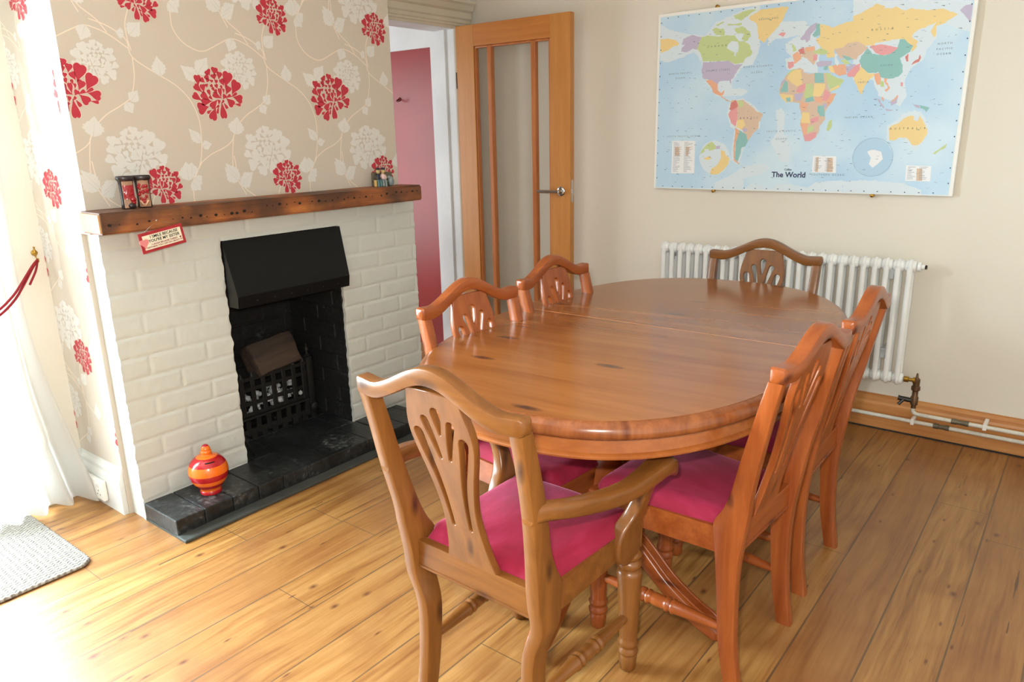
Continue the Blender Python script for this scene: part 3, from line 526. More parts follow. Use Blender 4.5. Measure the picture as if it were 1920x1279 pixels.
ms=thing('mantel_shelf','rough old timber mantel beam above the white brick fireplace','shelf',(.52,-1.8,1.069))
bm=BM(); 
bmesh.ops.create_cube(bm,size=1)
for v in bm.verts: v.co=Vector((v.co.x*.138+.002,v.co.y*1.462+0,v.co.z*.070+.035))
bmesh.ops.bevel(bm,geom=list(bm.edges),offset=.006,segments=2,affect='EDGES')
long=[e for e in bm.edges if abs((e.verts[0].co-e.verts[1].co).y)>.5]
bmesh.ops.subdivide_edges(bm,edges=long,cuts=120,use_grid_fill=True)
for v in bm.verts:
    c=v.co; v.co=c+Vector((noise.noise(Vector((c.x*20,c.y*4,c.z*20)))*.005+noise.noise(c*40)*.0015,0,noise.noise(Vector((c.x*10,c.y*3,8+c.z*5)))*.004*(1 if c.z>.03 else .3)))
    if c.y<-.72: v.co.x+=0
for f in bm.faces: f.material_index=1 if f.calc_center_median().y<-.728 else 0
random.seed(11)
for k in range(46):
    y=-.70+k*.031+random.uniform(-.006,.006)
    if random.random()<.2: continue
    r=random.uniform(.002,.006); z=.030+(.012 if k>17 else 0)+random.uniform(-.005,.005)
    s=bmesh.ops.create_icosphere(bm,subdivisions=1,radius=r); 
    for v in s['verts']: v.co=Vector((v.co.x*.35+.0715,v.co.y*1.4+y,v.co.z+z))
    for f in set(f for v in s['verts'] for f in v.link_faces): f.material_index=2
mk('beam',bm,[M['mantel'],M['mantel_end'],M['hole']],ms)

hd=thing('fireplace_hood','black sheet metal hood over the fire opening','hood',(.48,-1.77,.98))
bm=BM()
P0=(-.285,-.006);P1=(.287,.004)
def hoodv(x,y,z): return Vector((x,y,z))
t=.004
v=[hoodv(.004,-.284,.004),hoodv(.004,.285,.004),hoodv(.072,.262,-.205),hoodv(.072,-.284,-.205),hoodv(.066,.262,-.252),hoodv(.066,-.284,-.252)]
V_=[bm.verts.new(p) for p in v]
bm.faces.new((V_[0],V_[1],V_[2],V_[3])); bm.faces.new((V_[3],V_[2],V_[4],V_[5]))
bmesh.ops.solidify(bm,geom=list(bm.faces),thickness=.003)
fsh=mk('front_sheet',bm,M['steel'],hd)
for y,yt in ((-.281,-.281),(.262,.284)):
    bm=BM(); prism(bm,[(.002,.002),(.07,-.205),(.064,-.252),(.0,-.252)],lambda u,v_,s,y=y,yt=yt:Vector((u,(yt if v_>-.1 else y)+(.003 if s else 0),v_)),0)
    mk('side_cheek',bm,M['steel'],hd)
for k in range(6):
    bm=BM(); lathe(bm,[(.0035,0),(.0035,.0015),(.001,.003)],(.0715-.002,-.20+k*.08,-.232),(1,0,-.1),10); mk('rivet',bm,M['iron'],fsh,smooth=True)

fg=thing('fire_grate','cast iron fire grate with slotted front inside the black fireplace','grate',(.25,-1.77,.067))
bm=BM()
for k in range(8):
    y=-.195+k*.054
    box(bm,.0,.012,y-.011,y+.011,.10,.285+(.012 if 2<k<6 else 0),.003,seg=1)
    L=lathe(bm,[(.011,0),(.008,.012),(.002,.022)],(.006,y,.283+(.012 if 2<k<6 else 0)),n=8)
for z in (.10,.15,.215,.262): box(bm,.001,.01,-.215,.2,z,z+.018,.002,seg=1)
mk('front_bars',bm,M['iron'],fg)
bm=BM(); box(bm,.014,.03,-.20,.19,.092,.104,.003); 
for k in range(7):
    y=-.17+k*.055; box(bm,.012,.026,y-.014,y+.014,.0,.03,.002)
for k in range(8):
    y=-.192+k*.053; box(bm,.014,.026,y-.012,y+.012,.02,.094,.002)
box(bm,.015,.025,-.2,.19,.03,.05); mk('ash_pan_front',bm,M['iron'],fg)
for y in (-.225,.215):
    bm=BM(); box(bm,-.012,.02,y-.016,y+.016,0,.30,.004); lathe(bm,[(.014,0),(.018,.008),(.008,.016),(.007,.024),(.013,.034),(.012,.042),(.006,.05),(.009,.058),(.002,.066)],(.004,y,.298),n=14)
    lathe(bm,[(.02,0),(.02,.014),(.012,.02)],(.016,y,.055),(1,0,0),14); mk('post_finial',bm,M['iron'],fg,smooth=True,auto=.7)
bm=BM(); box(bm,-.16,-.15,-.22,.21,.0,.28); box(bm,-.155,0,-.22,.21,.085,.097); mk('fire_basket',bm,M['iron'],fg)
bm=BM(); random.seed(5)
for k in range(90):
    s=bmesh.ops.create_icosphere(bm,subdivisions=1,radius=random.uniform(.008,.02)); o=Vector((random.uniform(-.10,-.018),random.uniform(-.19,.18),random.uniform(.105,.185)))
    for v in s['verts']: v.co=v.co*random.uniform(.7,1.2)+o
tag(mk('ash',bm,M['ash']),'pale ash and burnt coal pieces behind the bars of the grate','ash',kind='stuff').location=(.25,-1.77,.067)
bm=BM(); box(bm,-.05,.05,-.118,.118,-.075,.075,.012); bmesh.ops.subdivide_edges(bm,edges=list(bm.edges),cuts=3,use_grid_fill=True)
for v in bm.verts: v.co+=Vector([noise.noise(v.co*18+Vector((k*7,0,0)))*.008 for k in range(3)])
lg=tag(mk('fire_log',bm,M['log'],smooth=True,auto=.6),'scorched brown block of wood resting on top of the fire grate','log'); lg.location=(.205,-1.715,.405); lg.rotation_euler=(math.radians(6),math.radians(-24),0)
bm=BM(); tube(bm,[(.44,-2.0,.07),(.435,-2.02,.13),(.43,-2.043,.20)],.004,8)
tag(mk('fire_poker',bm,M['iron'],smooth=True),'thin grey metal rod leaning at the left edge of the fire opening','poker')

# ------------------------------------------------------------------ money pot
mp=thing('money_box_pot','round red and orange striped lacquer money pot standing on the black hearth','money box',(.600,-2.292,.0705),math.radians(20))
S=1.0
prof=[(.036,0),(.039,.003),(.039,.012),(.036,.018),(.045,.03),(.06,.05),(.069,.072),(.0715,.092),(.068,.112),(.058,.131),(.043,.145),(.030,.151),(.021,.154),(.0185,.158),(.0205,.163),(.0195,.169),(.0165,.172),(.0175,.177),(.0145,.184),(.0105,.190),(.005,.1935),(0,.194)]
bm=BM(); lathe(bm,cat(prof,3),n=48); mk('body',bm,M['pot'],mp,smooth=True)
bm=BM(); 
for k in range(9):
    a=-.85+k*.055; 
pts=[]
for k in range(10):
    a=-1.0+k*.07; r=.0535; pts.append((math.cos(a)*r,math.sin(a)*r,.1385))
tube(bm,pts,.0022,6); mk('coin_slot',bm,M['hole'],mp)

# ------------------------------------------------------------------ sign hanging from mantel
sg=thing('hanging_plaque','small red edged plaque with handwriting hanging from the mantel','sign',(.605,-2.34,1.04))
c=[Vector((0,-2.423,1.061)),Vector((0,-2.267,1.084)),Vector((0,-2.412,.994))]
eu=(c[1]-c[0]); ev=(c[0]-c[2]); ctr=(c[1]+c[2])/2; W=eu.length; Hh=ev.length; ang=math.atan2(eu.z,eu.y)
sm=Matrix.Translation((0,ctr.y+2.34,ctr.z-1.04))@Matrix.Rotation(ang,4,'X')@Matrix(((0,0,1,0),(1,0,0,0),(0,1,0,0),(0,0,0,1)))
def sgn(name,bm,mat):
    for v in bm.verts: v.co=sm@v.co
    return mk(name,bm,mat,sg)
bm=BM(); box(bm,-W/2,W/2,-Hh/2,Hh/2,-.004,0,.001); sgn('board',bm,M['sign_red'])
bm=BM(); box(bm,-W/2+.011,W/2-.010,-Hh/2+.010,Hh/2-.010,0.0001,.0012); sgn('cream_face',bm,M['sign_cream'])
bm=BM()
for t_,x_,y_,s_ in (('I SMILE BECAUSE',.008,.016,.0135),("YOU'RE MY SISTER",.006,.0025,.0135)):
    add_mesh(bm,text_mesh(t_,s_,.0003,bold=.0002),Matrix.Translation((x_,y_,.0016)),0)
sgn('black_lettering',bm,M['ink'])
bm=BM()
for t_,x_,y_,s_ in (("I LAUGH BECAUSE THERE'S",.004,-.0095,.0078),('NOTHING YOU CAN DO ABOUT IT!',.004,-.0175,.0078)):
    add_mesh(bm,text_mesh(t_,s_,.0003,bold=.0001),Matrix.Translation((x_,y_,.0016)),0)
prism(bm,[(p.x*.09+.062,p.y*.09-.012) for p in heart(0,0,0,.06,.06)],lambda u,v,s:Vector((u,v,.0013+.0005*s)),0)
sgn('red_lettering',bm,M['redink'])
bm=BM(); prism(bm,[(p.x*.4-.066,p.y*.4-.012) for p in heart(0,0,0,.06,.062)],lambda u,v,s:Vector((u,v,.0013+.003*s)),0); sgn('heart',bm,M['pink'])
bm=BM(); tube(bm,[(-.012,-.055,.0235),(-.0145,-.005,.06),(-.012,.045,.0435)],.0007,5); lathe(bm,[(.003,0),(.003,.003),(.001,.004)],(-.016,-.005,.0595),(1,0,0),10); mk('wire',bm,M['chrome'],sg)

# ------------------------------------------------------------------ ornaments on the mantel
def boot(name,label,loc,rz,kindk):
    t=thing(name,label,'ornament',loc,rz,'glazed ornaments on the mantel')
    bm=BM(); P=[(.85,0),(1.0,.004),(.92,.02),(.93,.05),(.98,.08),(1.05,.092),(1.22,.097),(1.25,.104),(1.15,.109),(.9,.107),(.8,.098)]
    n=28; rings=[]
    for r,z in P: rings.append([Vector((math.cos(2*PI*k/n)*.0165*r,math.sin(2*PI*k/n)*.0235*r,z)) for k in range(n)])
    loft(bm,rings); mk('vessel',bm,M['boot_dark'],t,smooth=True)
    bm=BM()
    def shell(y0,y1,z0,z1,b,sub=8,bump=0,top=None):
        g=[]
        for i in range(sub+1):
            row=[]
            for j in range(sub+1):
                y=y0+(y1-y0)*i/sub; z=z0+(z1-z0)*j/sub
                if top: z=min(z,top(y))
                x=math.sqrt(max(0,1-(y/.0245)**2))*.0168+b+bump*abs(noise.noise(Vector((y*180,z*180,loc[1]*9))))
                row.append(bm.verts.new((x,y,z)))
            g.append(row)
        for i in range(sub):
            for j in range(sub): bm.faces.new((g[i][j],g[i+1][j],g[i+1][j+1],g[i][j+1]))
    shell(-.016,.019,.004,.092,.0012); bmesh.ops.solidify(bm,geom=list(bm.faces),thickness=-.002); mk('tan_panel',bm,M['boot_tan'],t,smooth=True)
    bm=BM()
    if kindk==0:
        shell(-.015,.019,.034,.079,.0035,10,.003)
        for (y,z,r) in ((-.004,.068,.008),(.008,.066,.007),(.006,.05,.009),(.012,.032,.010),(-.004,.04,.007),(.014,.022,.007)):
            s=bmesh.ops.create_uvsphere(bm,u_segments=12,v_segments=8,radius=r); 
            for v in s['verts']: v.co=Vector((v.co.x*.55+.0165,v.co.y+y,v.co.z+z))
    else:
        random.seed(4)
        for k in range(26):
            z=random.uniform(.018,.078); w=.016*min(1,(z-.004)/.04); y=random.uniform(-w,w)
            s=bmesh.ops.create_uvsphere(bm,u_segments=10,v_segments=7,radius=random.uniform(.004,.0065))
            for v in s['verts']: v.co=Vector((v.co.x*.7+.0165,v.co.y+y,v.co.z+z))
    mk('red_relief',bm,M['boot_red'],t,smooth=True)
    bm=BM(); 
    if kindk==0:
        s=bmesh.ops.create_uvsphere(bm,u_segments=14,v_segments=8,radius=.014)
        for v in s['verts']: v.co=Vector((v.co.x*.5+.015,v.co.y*.9+.006,max(.0,v.co.z*.8+.011)))
        mk('dark_toe',bm,M['boot_dark'],t,smooth=True)
    else:
        for sgn_ in (-1,1): tube(bm,[(.0185,sgn_*.013,.026),(.0195,0,.006)],.0035,8)
        mk('pale_chevron',bm,M['boot_tan'],t,smooth=True)
boot('ceramic_ornament','dark rimmed glazed ornament with smooth red folds, left one on the mantel',(.515,-2.393,1.1395),math.radians(-12),0)
boot('ceramic_ornament','dark rimmed glazed ornament with beaded red relief beside its smoother neighbour',(.515,-2.338,1.1395),math.radians(-25),1)

fgn=thing('figurine','tiny painted figurine of two capped men seated on a bench at mantel right','figurine',(.512,-1.225,1.1395),math.radians(-20))
bm=BM(); box(bm,-.028,-.012,-.055,.04,.0,.062,.003); box(bm,-.028,.01,-.055,.04,.018,.026,.002); mk('bench',bm,M['bench'],fgn)
bm=BM(); box(bm,.0,.012,-.056,-.043,0,.03,.003); mk('bench_arm',bm,M['fwood'],fgn)
def blob(bm,p,rx,ry,rz,n=12):
    s=bmesh.ops.create_uvsphere(bm,u_segments=n,v_segments=8,radius=1)
    for v in s['verts']: v.co=Vector((v.co.x*rx+p[0],v.co.y*ry+p[1],v.co.z*rz+p[2]))
for y,cm in ((-.032,0),(-.008,1)):
    bm=BM(); blob(bm,(-.004,y,.04),.011,.012,.02); mk('torso',bm,M['cap_navy'] if cm==0 else M['stripe'],fgn,smooth=True)
    bm=BM(); blob(bm,(0,y,.068),.0095,.0095,.012); hdo=mk('head',bm,M['face'],fgn,smooth=True)
    bm=BM(); blob(bm,(-.001,y,.078),.0105,.0105,.006); blob(bm,(.007,y,.0755),.008,.009,.002); mk('cap',bm,M['cap_navy'],hdo,smooth=True)
    for dy in (-.006,.006):
        bm=BM(); tube(bm,cat([(-.004,y+dy,.027),(.012,y+dy,.026),(.016,y+dy,.012),(.016,y+dy,.0)],4),.0058,8); mk('leg',bm,M['teal'] if cm==0 else M['greyblue'],fgn,smooth=True)
    for dy in (-.011,.011):
        bm=BM(); tube(bm,cat([(-.004,y+dy,.05),(.004,y+dy*1.1,.04),(.012,y+dy*.6,.034)],4),.0034,8); mk('arm',bm,M['bench'] if cm==0 else M['stripe'],fgn,smooth=True)
bm=BM(); blob(bm,(.006,.026,.022),.012,.014,.023); blob(bm,(.008,.016,.04),.007,.008,.008); mk('seated_dog',bm,M['greyblue'],fgn,smooth=True)

# ------------------------------------------------------------------ curtain, rope, hook
bm=BM(); nu,nv=150,60; rows=[]
for j in range(nv+1):
    z=.012+(2.2-.012)*j/nv
    # right edge of the cloth and its gathering towards the tie-back
    e=cat([(0.0,-2.525),(.22,-2.560),(.45,-2.600),(.72,-2.632),(1.0,-2.632),(1.5,-2.605),(2.2,-2.57)],6)
    er=min(e,key=lambda q:abs(q[0]-z)); yr=er[1]
    for a,b in zip(e[:-1],e[1:]):
        if a[0]<=z<=b[0]: t=(z-a[0])/(b[0]-a[0]+1e-9); yr=a[1]+(b[1]-a[1])*t
    tie=math.exp(-((z-.78)/.34)**2)
    width=.42*(1-tie)+.26*tie+(.05 if z<.3 else 0); amp=.030*(1-tie*.45)+.02*max(0,(.5-z))
    row=[]
    for i in range(nu+1):
        u=i/nu; y=yr-u*width; x=.095+amp*math.sin(u*2*PI*5.5+math.sin(z*2.1)*.7+.6)+.012*math.sin(u*31+z*3)+.03*(1-u)*(1 if z<.3 else 0)*(.3-z)/.3
        if i==0: x+=.0
        zz=z+(.03*u+.012*math.sin(u*9) if j==0 else 0)
        row.append(bm.verts.new((x+.035*max(0,1-z/.5)*(1-u),y,zz)))
    rows.append(row)
for j in range(nv):
    for i in range(nu): bm.faces.new((rows[j][i],rows[j][i+1],rows[j+1][i+1],rows[j+1][i]))
tag(mk('sheer_curtain',bm,M['sheer'],smooth=True),'long white sheer curtain hanging to the floor beside the chimney, tied by red cord','curtain')
bm=BM()
for dz,dx in ((0,0),(-.018,.006)):
    tube(bm,cat([(.058,-2.54,.95),(.09,-2.575,.93+dz*.4),(.125,-2.627,.884+dz*.8),(.15,-2.675,.843+dz),(.16,-2.74,.80+dz),(.14,-2.84,.76+dz),(.07,-2.9,.75+dz),(.034,-2.92,.75)],7),.0042,8)
tube(bm,cat([(.058,-2.54,.95),(.085,-2.562,.915),(.115,-2.60,.872)],7),.004,8)
tag(mk('curtain_tieback',bm,M['rope'],smooth=True),'dark red cord looped round the sheer curtain from the brass hook','tieback')
bm=BM(); lathe(bm,[(.011,0),(.011,.003),(.005,.006)],(.031,-2.538,.972),(1,0,0),14); blob(bm,(.038,-2.538,.972),.005,.011,.005); blob(bm,(.038,-2.538,.972),.005,.005,.017); blob(bm,(.038,-2.538,.992),.004,.004,.004)
tube(bm,cat([(.034,-2.538,.965),(.05,-2.538,.945),(.062,-2.539,.942),(.066,-2.54,.955)],5),.0022,8)
tag(mk('tieback_hook',bm,M['brass'],smooth=True),'small brass leaf shaped hook on the cream wall holding the red cord','hook')

# ------------------------------------------------------------------ rug
bm=BM(); P=[(x+.335,y-3.47) for x,y in rrect(.585,1.46,.05,6)]
n=len(P); c0=Vector((.335,-3.47,0))
def rr(off,z):
    return [Vector((.335+x,-3.47+y,z)) for x,y in rrect(.585-2*off,1.46-2*off,max(.01,.05-off),6)]
loft(bm,[rr(.004,.001),rr(0,.005),rr(.002,.011),rr(.008,.0135)])
tag(mk('braided_rug',bm,M['rug'],smooth=True,auto=.9),'pale grey braided rug on the floorboards by the curtained garden door','rug')

# ------------------------------------------------------------------ inner door, open against back wall
d=thing('door_1','open honey oak glazed door standing against the back wall','door',(.035,-.155,0),math.atan2(.021,.772)); d['kind']='structure'
W_,H_=.775,1.958; T=.02
bm=BM(); box(bm,0,.128,-T,T,.008,H_,.002); mk('hinge_stile',bm,M['oak_z'],d)
bm=BM(); box(bm,W_-.128,W_,-T,T,.008,H_,.002); lks=mk('lock_stile',bm,M['oak_z'],d)
bm=BM(); box(bm,.128,W_-.128,-T,T,H_-.115,H_,.002); mk('top_rail',bm,M['oak_x'],d)
bm=BM(); box(bm,.128,W_-.128,-T,T,.008,.20,.002); mk('bottom_rail',bm,M['oak_x'],d)
for x in (.235,.535):
    bm=BM(); box(bm,x-.016,x+.016,-.016,.016,.20,H_-.115,.006); mk('glazing_bar',bm,M['oak_moulding'],d)
bm=BM()
for x in (.128,W_-.128): 
    s=1 if x<.3 else -1; box(bm,min(x,x+s*.012),max(x,x+s*.012),-.014,.014,.20,H_-.115,.004)
for z0_,z1_ in ((.20,.212),(H_-.127,H_-.115)): box(bm,.128,W_-.128,-.014,.014,z0_,z1_,.004)
mk('beading',bm,M['oak_moulding'],d)
for a,b in ((.140,.219),(.251,.519),(.551,W_-.140)):
    bm=BM(); box(bm,a-.001,b+.001,-.003,.003,.21,H_-.125); mk('glass_pane',bm,M['glass'],d)
hx=W_-.058
hn=mk('lever_handle',(lambda b:(lathe(b,[(.026,0),(.026,.006),(.023,.009),(.012,.010),(.010,.04)],(hx,-T,1.048),(0,-1,0),24),tube(b,[(hx+.004,-.058,1.048),(hx-.02,-.060,1.048),(hx-.13,-.058,1.047)],.009,12),b)[-1])(BM()),M['chrome'],lks,smooth=True,auto=.7)
bm=BM(); box(bm,W_-.001,W_+.0015,-.011,.011,.99,1.11); box(bm,W_,W_+.009,-.007,.007,1.035,1.06,.002); mk('latch_plate',bm,M['chrome'],lks)
for z in (.25,1.62):
    bm=BM(); lathe(bm,[(.006,0),(.006,.09)],(-.006,-.014,z),n=10); mk('hinge',bm,M['dark'],d,smooth=True,auto=.7)

# ------------------------------------------------------------------ world map
wm=thing('world_map','large laminated world map on a white edged board on the back wall','map',(1.25,-.003,1.07))
MW,MH=1.365,.838
bm=BM(); box(bm,0,MW,-.027,0,0,MH,.001); mk('backing_board',bm,plain('map_board_white',(236,236,232),.4),wm)
MC=dict(yellow=(234,208,146),green=(192,208,148),violet=(188,180,206),orange=(230,174,142),pink=(226,158,162),teal=(140,190,188),brown=(214,188,166),white=(234,236,240),pale=(212,226,236),red=(208,126,120),ocean2=(176,208,232))
m=NT('map_ocean',.42); f=m.noise(m.coord(),2.6,3); m.color(m.ramp(f,[(.35,lin((176,209,236))),(.5,lin((186,216,238))),(.66,lin((204,226,240)))])); mats=[m.m]+[plain('map_'+k,v,.42,0) for k,v in MC.items()]
ix={k:i+1 for i,k in enumerate(MC)}
mats.append(plain('map_ink',(40,52,92),.5)); INK=len(mats)-1; mats.append(plain('map_fine_print',(104,124,140),.5)); FINE=len(mats)-1
bm=BM(); box(bm,.012,MW-.014,-.0278,-.0268,.004,MH-.014)
def mput(pts,y,mat):
    poly=[Vector(p) for p in pts]
    for ax,l,s in ((0,.013,1),(0,MW-.015,-1),(1,.0045,1),(1,MH-.0145,-1)):
        poly=clip(poly,ax,l,s)
        if len(poly)<3: return
    vs=[bm.verts.new((p.x,y,p.y)) for p in poly]
    for a_,b_,c_ in tessellate_polygon([[Vector((p.x,p.y,0)) for p in poly]]):
        try: f=bm.faces.new((vs[a_],vs[b_],vs[c_]))
        except ValueError: continue
        f.material_index=mat
def rough(pts,amp,seed):
    out=[]; n=len(pts)
    for i in range(n):
        a,b=Vector(pts[i]),Vector(pts[(i+1)%n]); L=(b-a).length; m_=max(1,int(L/.009)); nn=Vector((-(b-a).y,(b-a).x)).normalized() if L>1e-6 else Vector((0,0))
        for k in range(m_):
            p=a.lerp(b,k/m_); out.append(p+nn*noise.noise(Vector((p.x*130,p.y*130,seed)))*amp)
    return out
for i,(layer,col,p) in enumerate(MAP_POLYS):
    if layer==1 and col=='ocean2': continue
    pts=[(p[k]/1000,p[k+1]/1000) for k in range(0,len(p),2)]
    amp=.005 if (layer in (1,2) and col not in('white',)) else (.0025 if col!='white' else 0)
    if layer==4: amp=0
    mput(rough(pts,amp,i*0.0),-.0279-layer*.00012-(i%40)*.000002,ix[col])
random.seed(21)
for k in range(24):
    x=.05+k*.054
    for z in (.010,MH-.024): mput([(x,z),(x+.005,z),(x+.005,z+.004),(x,z+.004)],-.0286,INK)
for k in range(13):
    z=.05+k*.062
    for x in (.016,MW-.022): mput([(x,z),(x+.004,z),(x+.004,z+.005),(x,z+.005)],-.0286,INK)
for k in range(420):   # scattered island names and depth marks, as short dashes
    x=random.uniform(.03,MW-.05); z=random.uniform(.03,MH-.05); w=random.uniform(.003,.014)
    mput([(x,z),(x+w,z+random.uniform(-.003,.003)),(x+w,z+.0009),(x,z+.0009)],-.0286,FINE)
for b in bm.faces: pass
for (x0,x1,z0_,z1_) in [(min(p[0::2])/1000+.008,max(p[0::2])/1000-.008,min(p[1::2])/1000+.008,max(p[1::2])/1000-.006) for l_,c_,p in MAP_POLYS if c_=='white' and len(p)==8]:
    z=z0_
    while z<z1_:
        for a_ in (x0,(x0+x1)/2+.004):
            w=random.uniform(.3,.95)*((x1-x0)/2-.006); mput([(a_,z),(a_+w,z),(a_+w,z+.0012),(a_,z+.0012)],-.0287,FINE)
        z+=.0055
rot=Matrix(((1,0,0,0),(0,0,1,-.0287),(0,1,0,0),(0,0,0,1)))
rotm=lambda x,z:Matrix.Translation((x,-.0286,z))@Matrix.Rotation(PI/2,4,'X')
for t_,x_,z_ in MAP_LABELS:
    big=t_ in('CANADA','RUSSIA','AUSTRALIA','BRAZIL'); add_mesh(bm,text_mesh(t_,.011,.00005,space=2.8 if big else 1.6),rotm(x_/1000,z_/1000),INK if big else FINE)
(t1,x1_,z1_),(t2,x2_,z2_)=MAP_TITLES
add_mesh(bm,text_mesh(t1,.034,.00005,bold=.0009),rotm(x1_/1000,z1_/1000),INK); add_mesh(bm,text_mesh(t2,.012,.00005,bold=.0003),rotm(x2_/1000,z2_/1000),INK)
def ring(cx,cz,r,w=.0008,n=48):
    for k in range(n):
        a,b=2*PI*k/n,2*PI*(k+1)/n
        mput([(cx+math.cos(a)*r,cz+math.sin(a)*r),(cx+math.cos(b)*r,cz+math.sin(b)*r),(cx+math.cos(b)*(r+w),cz+math.sin(b)*(r+w)),(cx+math.cos(a)*(r+w),cz+math.sin(a)*(r+w))],-.0287,FINE)
ring(RC[0]/1000,RC[1]/1000,RC[2]/1000)
mk('printed_sheet',bm,mats,wm)
for x,z in ((.298,MH+.004),(.323,-.006),(1.057,-.006),(.80,MH+.004)):
    bm=BM(); lathe(bm,[(.009,0),(.009,.003),(.005,.006),(.001,.007)],(x,-.018,z),(0,-1,0),14); box(bm,x-.008,x+.008,-.02,-.004,z-.006,z+.006,.002); mk('brass_fixing',bm,M['brass'],wm,smooth=True,auto=.6)

# ------------------------------------------------------------------ radiator and pipes
rd=thing('column_radiator','white two column radiator on the back wall below the world map','radiator',(1.347,-.105,.251))
p_=.0456; HR=.563
sec=None
def sec_bm():
    b=BM()
    for y in (-.022,.022): 
        tube(b,[(0,y,.035),(0,y,HR-.035)],.0118,12)
    for z in (.033,HR-.033):
        lathe(b,[(.017,0),(.0245,.006),(.0265,.0225),(.0245,.039),(.017,.045)],(-.0225,0,z),(1,0,0),16)
        s=bmesh.ops.create_uvsphere(b,u_segments=16,v_segments=10,radius=1)
        for v in s['verts']: v.co=Vector((v.co.x*.0135,v.co.y*.036,v.co.z*.031+z))
    return b
for k in range(26):
    x=.0225+k*p_
    if sec is None: sec=mk('radiator_section',sec_bm(),M['rad'],rd,smooth=True,auto=.8); sec.location=(x,0,0)
    else:
        o=sec.copy(); COL.objects.link(o); o.parent=rd; o.location=(x,0,0)
for x,z in ((.064,.50),(1.092,.50),(1.092,.145)):
    bm=BM(); box(bm,x-.012,x+.012,-.012,.10,z-.014,z+.014,.002); box(bm,x-.010,x+.010,-.016,.0,z-.03,z-.012,.002); mk('wall_bracket',bm,M['bracket'],rd)
bm=BM(); lathe(bm,[(.02,0),(.02,.012),(.011,.014),(.011,.026),(.006,.028)],(1.188,0,HR-.033),(1,0,0),16); mk('end_plug',bm,M['rad'],rd,smooth=True,auto=.6)
bm=BM(); lathe(bm,[(.009,0),(.009,.008),(.004,.009)],(1.214,0,HR-.033),(1,0,0),6); mk('bleed_screw',bm,M['dark'],rd)
vx=2.585; vy=-.105
vl=thing('radiator_valve','tarnished brass valve joining the radiator to the painted pipe','valve',(vx,vy,.158))
bm=BM(); lathe(bm,[(r,h*.72) for r,h in [(.010,.0),(.010,.02),(.015,.025),(.016,.07),(.012,.078),(.012,.11),(.018,.118),(.018,.138),(.013,.143),(.014,.17),(.014,.185),(.006,.195),(.004,.215),(.003,.222)]],(0,0,0),n=16); mk('valve_body',bm,M['oldbrass'],vl,smooth=True,auto=.7)
bm=BM(); lathe(bm,[(.013,0),(.013,.018),(.008,.02),(.008,.034),(.014,.036),(.014,.048),(.009,.05)],(-.050,0,.126),(1,0,0),12); mk('union_nut',bm,M['brass'],vl,smooth=True,auto=.6)
bm=BM(); lathe(bm,[(.009,0),(.011,.02),(.010,.05),(.012,.06)],(-.004,-.002,.034),(-1,-.15,.1),12); tube(bm,[(-.038,-.01,.038),(-.058,-.02,.012)],.007,8); mk('drain_cock',bm,M['dark'],vl,smooth=True,auto=.6)
bm=BM(); tube(bm,cat([(vx,vy,.185),(vx,vy,.16),(vx,vy+.002,.143),(vx+.012,vy+.004,.132),(vx+.04,vy+.005,.13),(2.8,-.10,.129),(3.4,-.10,.129),(4.38,-.10,.129)],8),.0088,12)
hp=thing('heating_pipe','upper of two white painted pipes along the skirting, feeding the radiator valve','pipe',(0,0,0),group='white heating pipes along the skirting')
mk('pipe_run',bm,M['pipe'],hp,smooth=True)
bm=BM(); lathe(bm,[(.012,0),(.0125,.018),(.010,.022),(.0105,.045),(.012,.05),(.012,.065)],(2.735,-.100,.129),(1,0,0),12); mk('pipe_joint',bm,M['pipejoint'],hp,smooth=True,auto=.6)
for cx in (2.85,4.0):
    bm=BM(); box(bm,cx,cx+.015,-.112,-.02,.116,.142,.003); mk('pipe_clip',bm,M['plastic'],hp)
hp=thing('heating_pipe','lower of two white painted pipes, running just above the floor past the radiator','pipe',(0,0,0),group='white heating pipes along the skirting')
bm=BM(); tube(bm,[(1.2,-.06,.079),(2.2,-.06,.079),(2.9,-.06,.079),(4.38,-.06,.079)],.0088,12); mk('pipe_run',bm,M['pipe'],hp,smooth=True)
bm=BM(); lathe(bm,[(.012,0),(.0125,.02),(.010,.022),(.0105,.045),(.012,.05),(.012,.062)],(2.665,-.06,.079),(1,0,0),12); mk('pipe_joint',bm,M['pipejoint'],hp,smooth=True,auto=.6)
for cx in (2.575,3.8):
    bm=BM(); box(bm,cx,cx+.015,-.074,-.02,.066,.094,.003); mk('pipe_clip',bm,M['plastic'],hp)

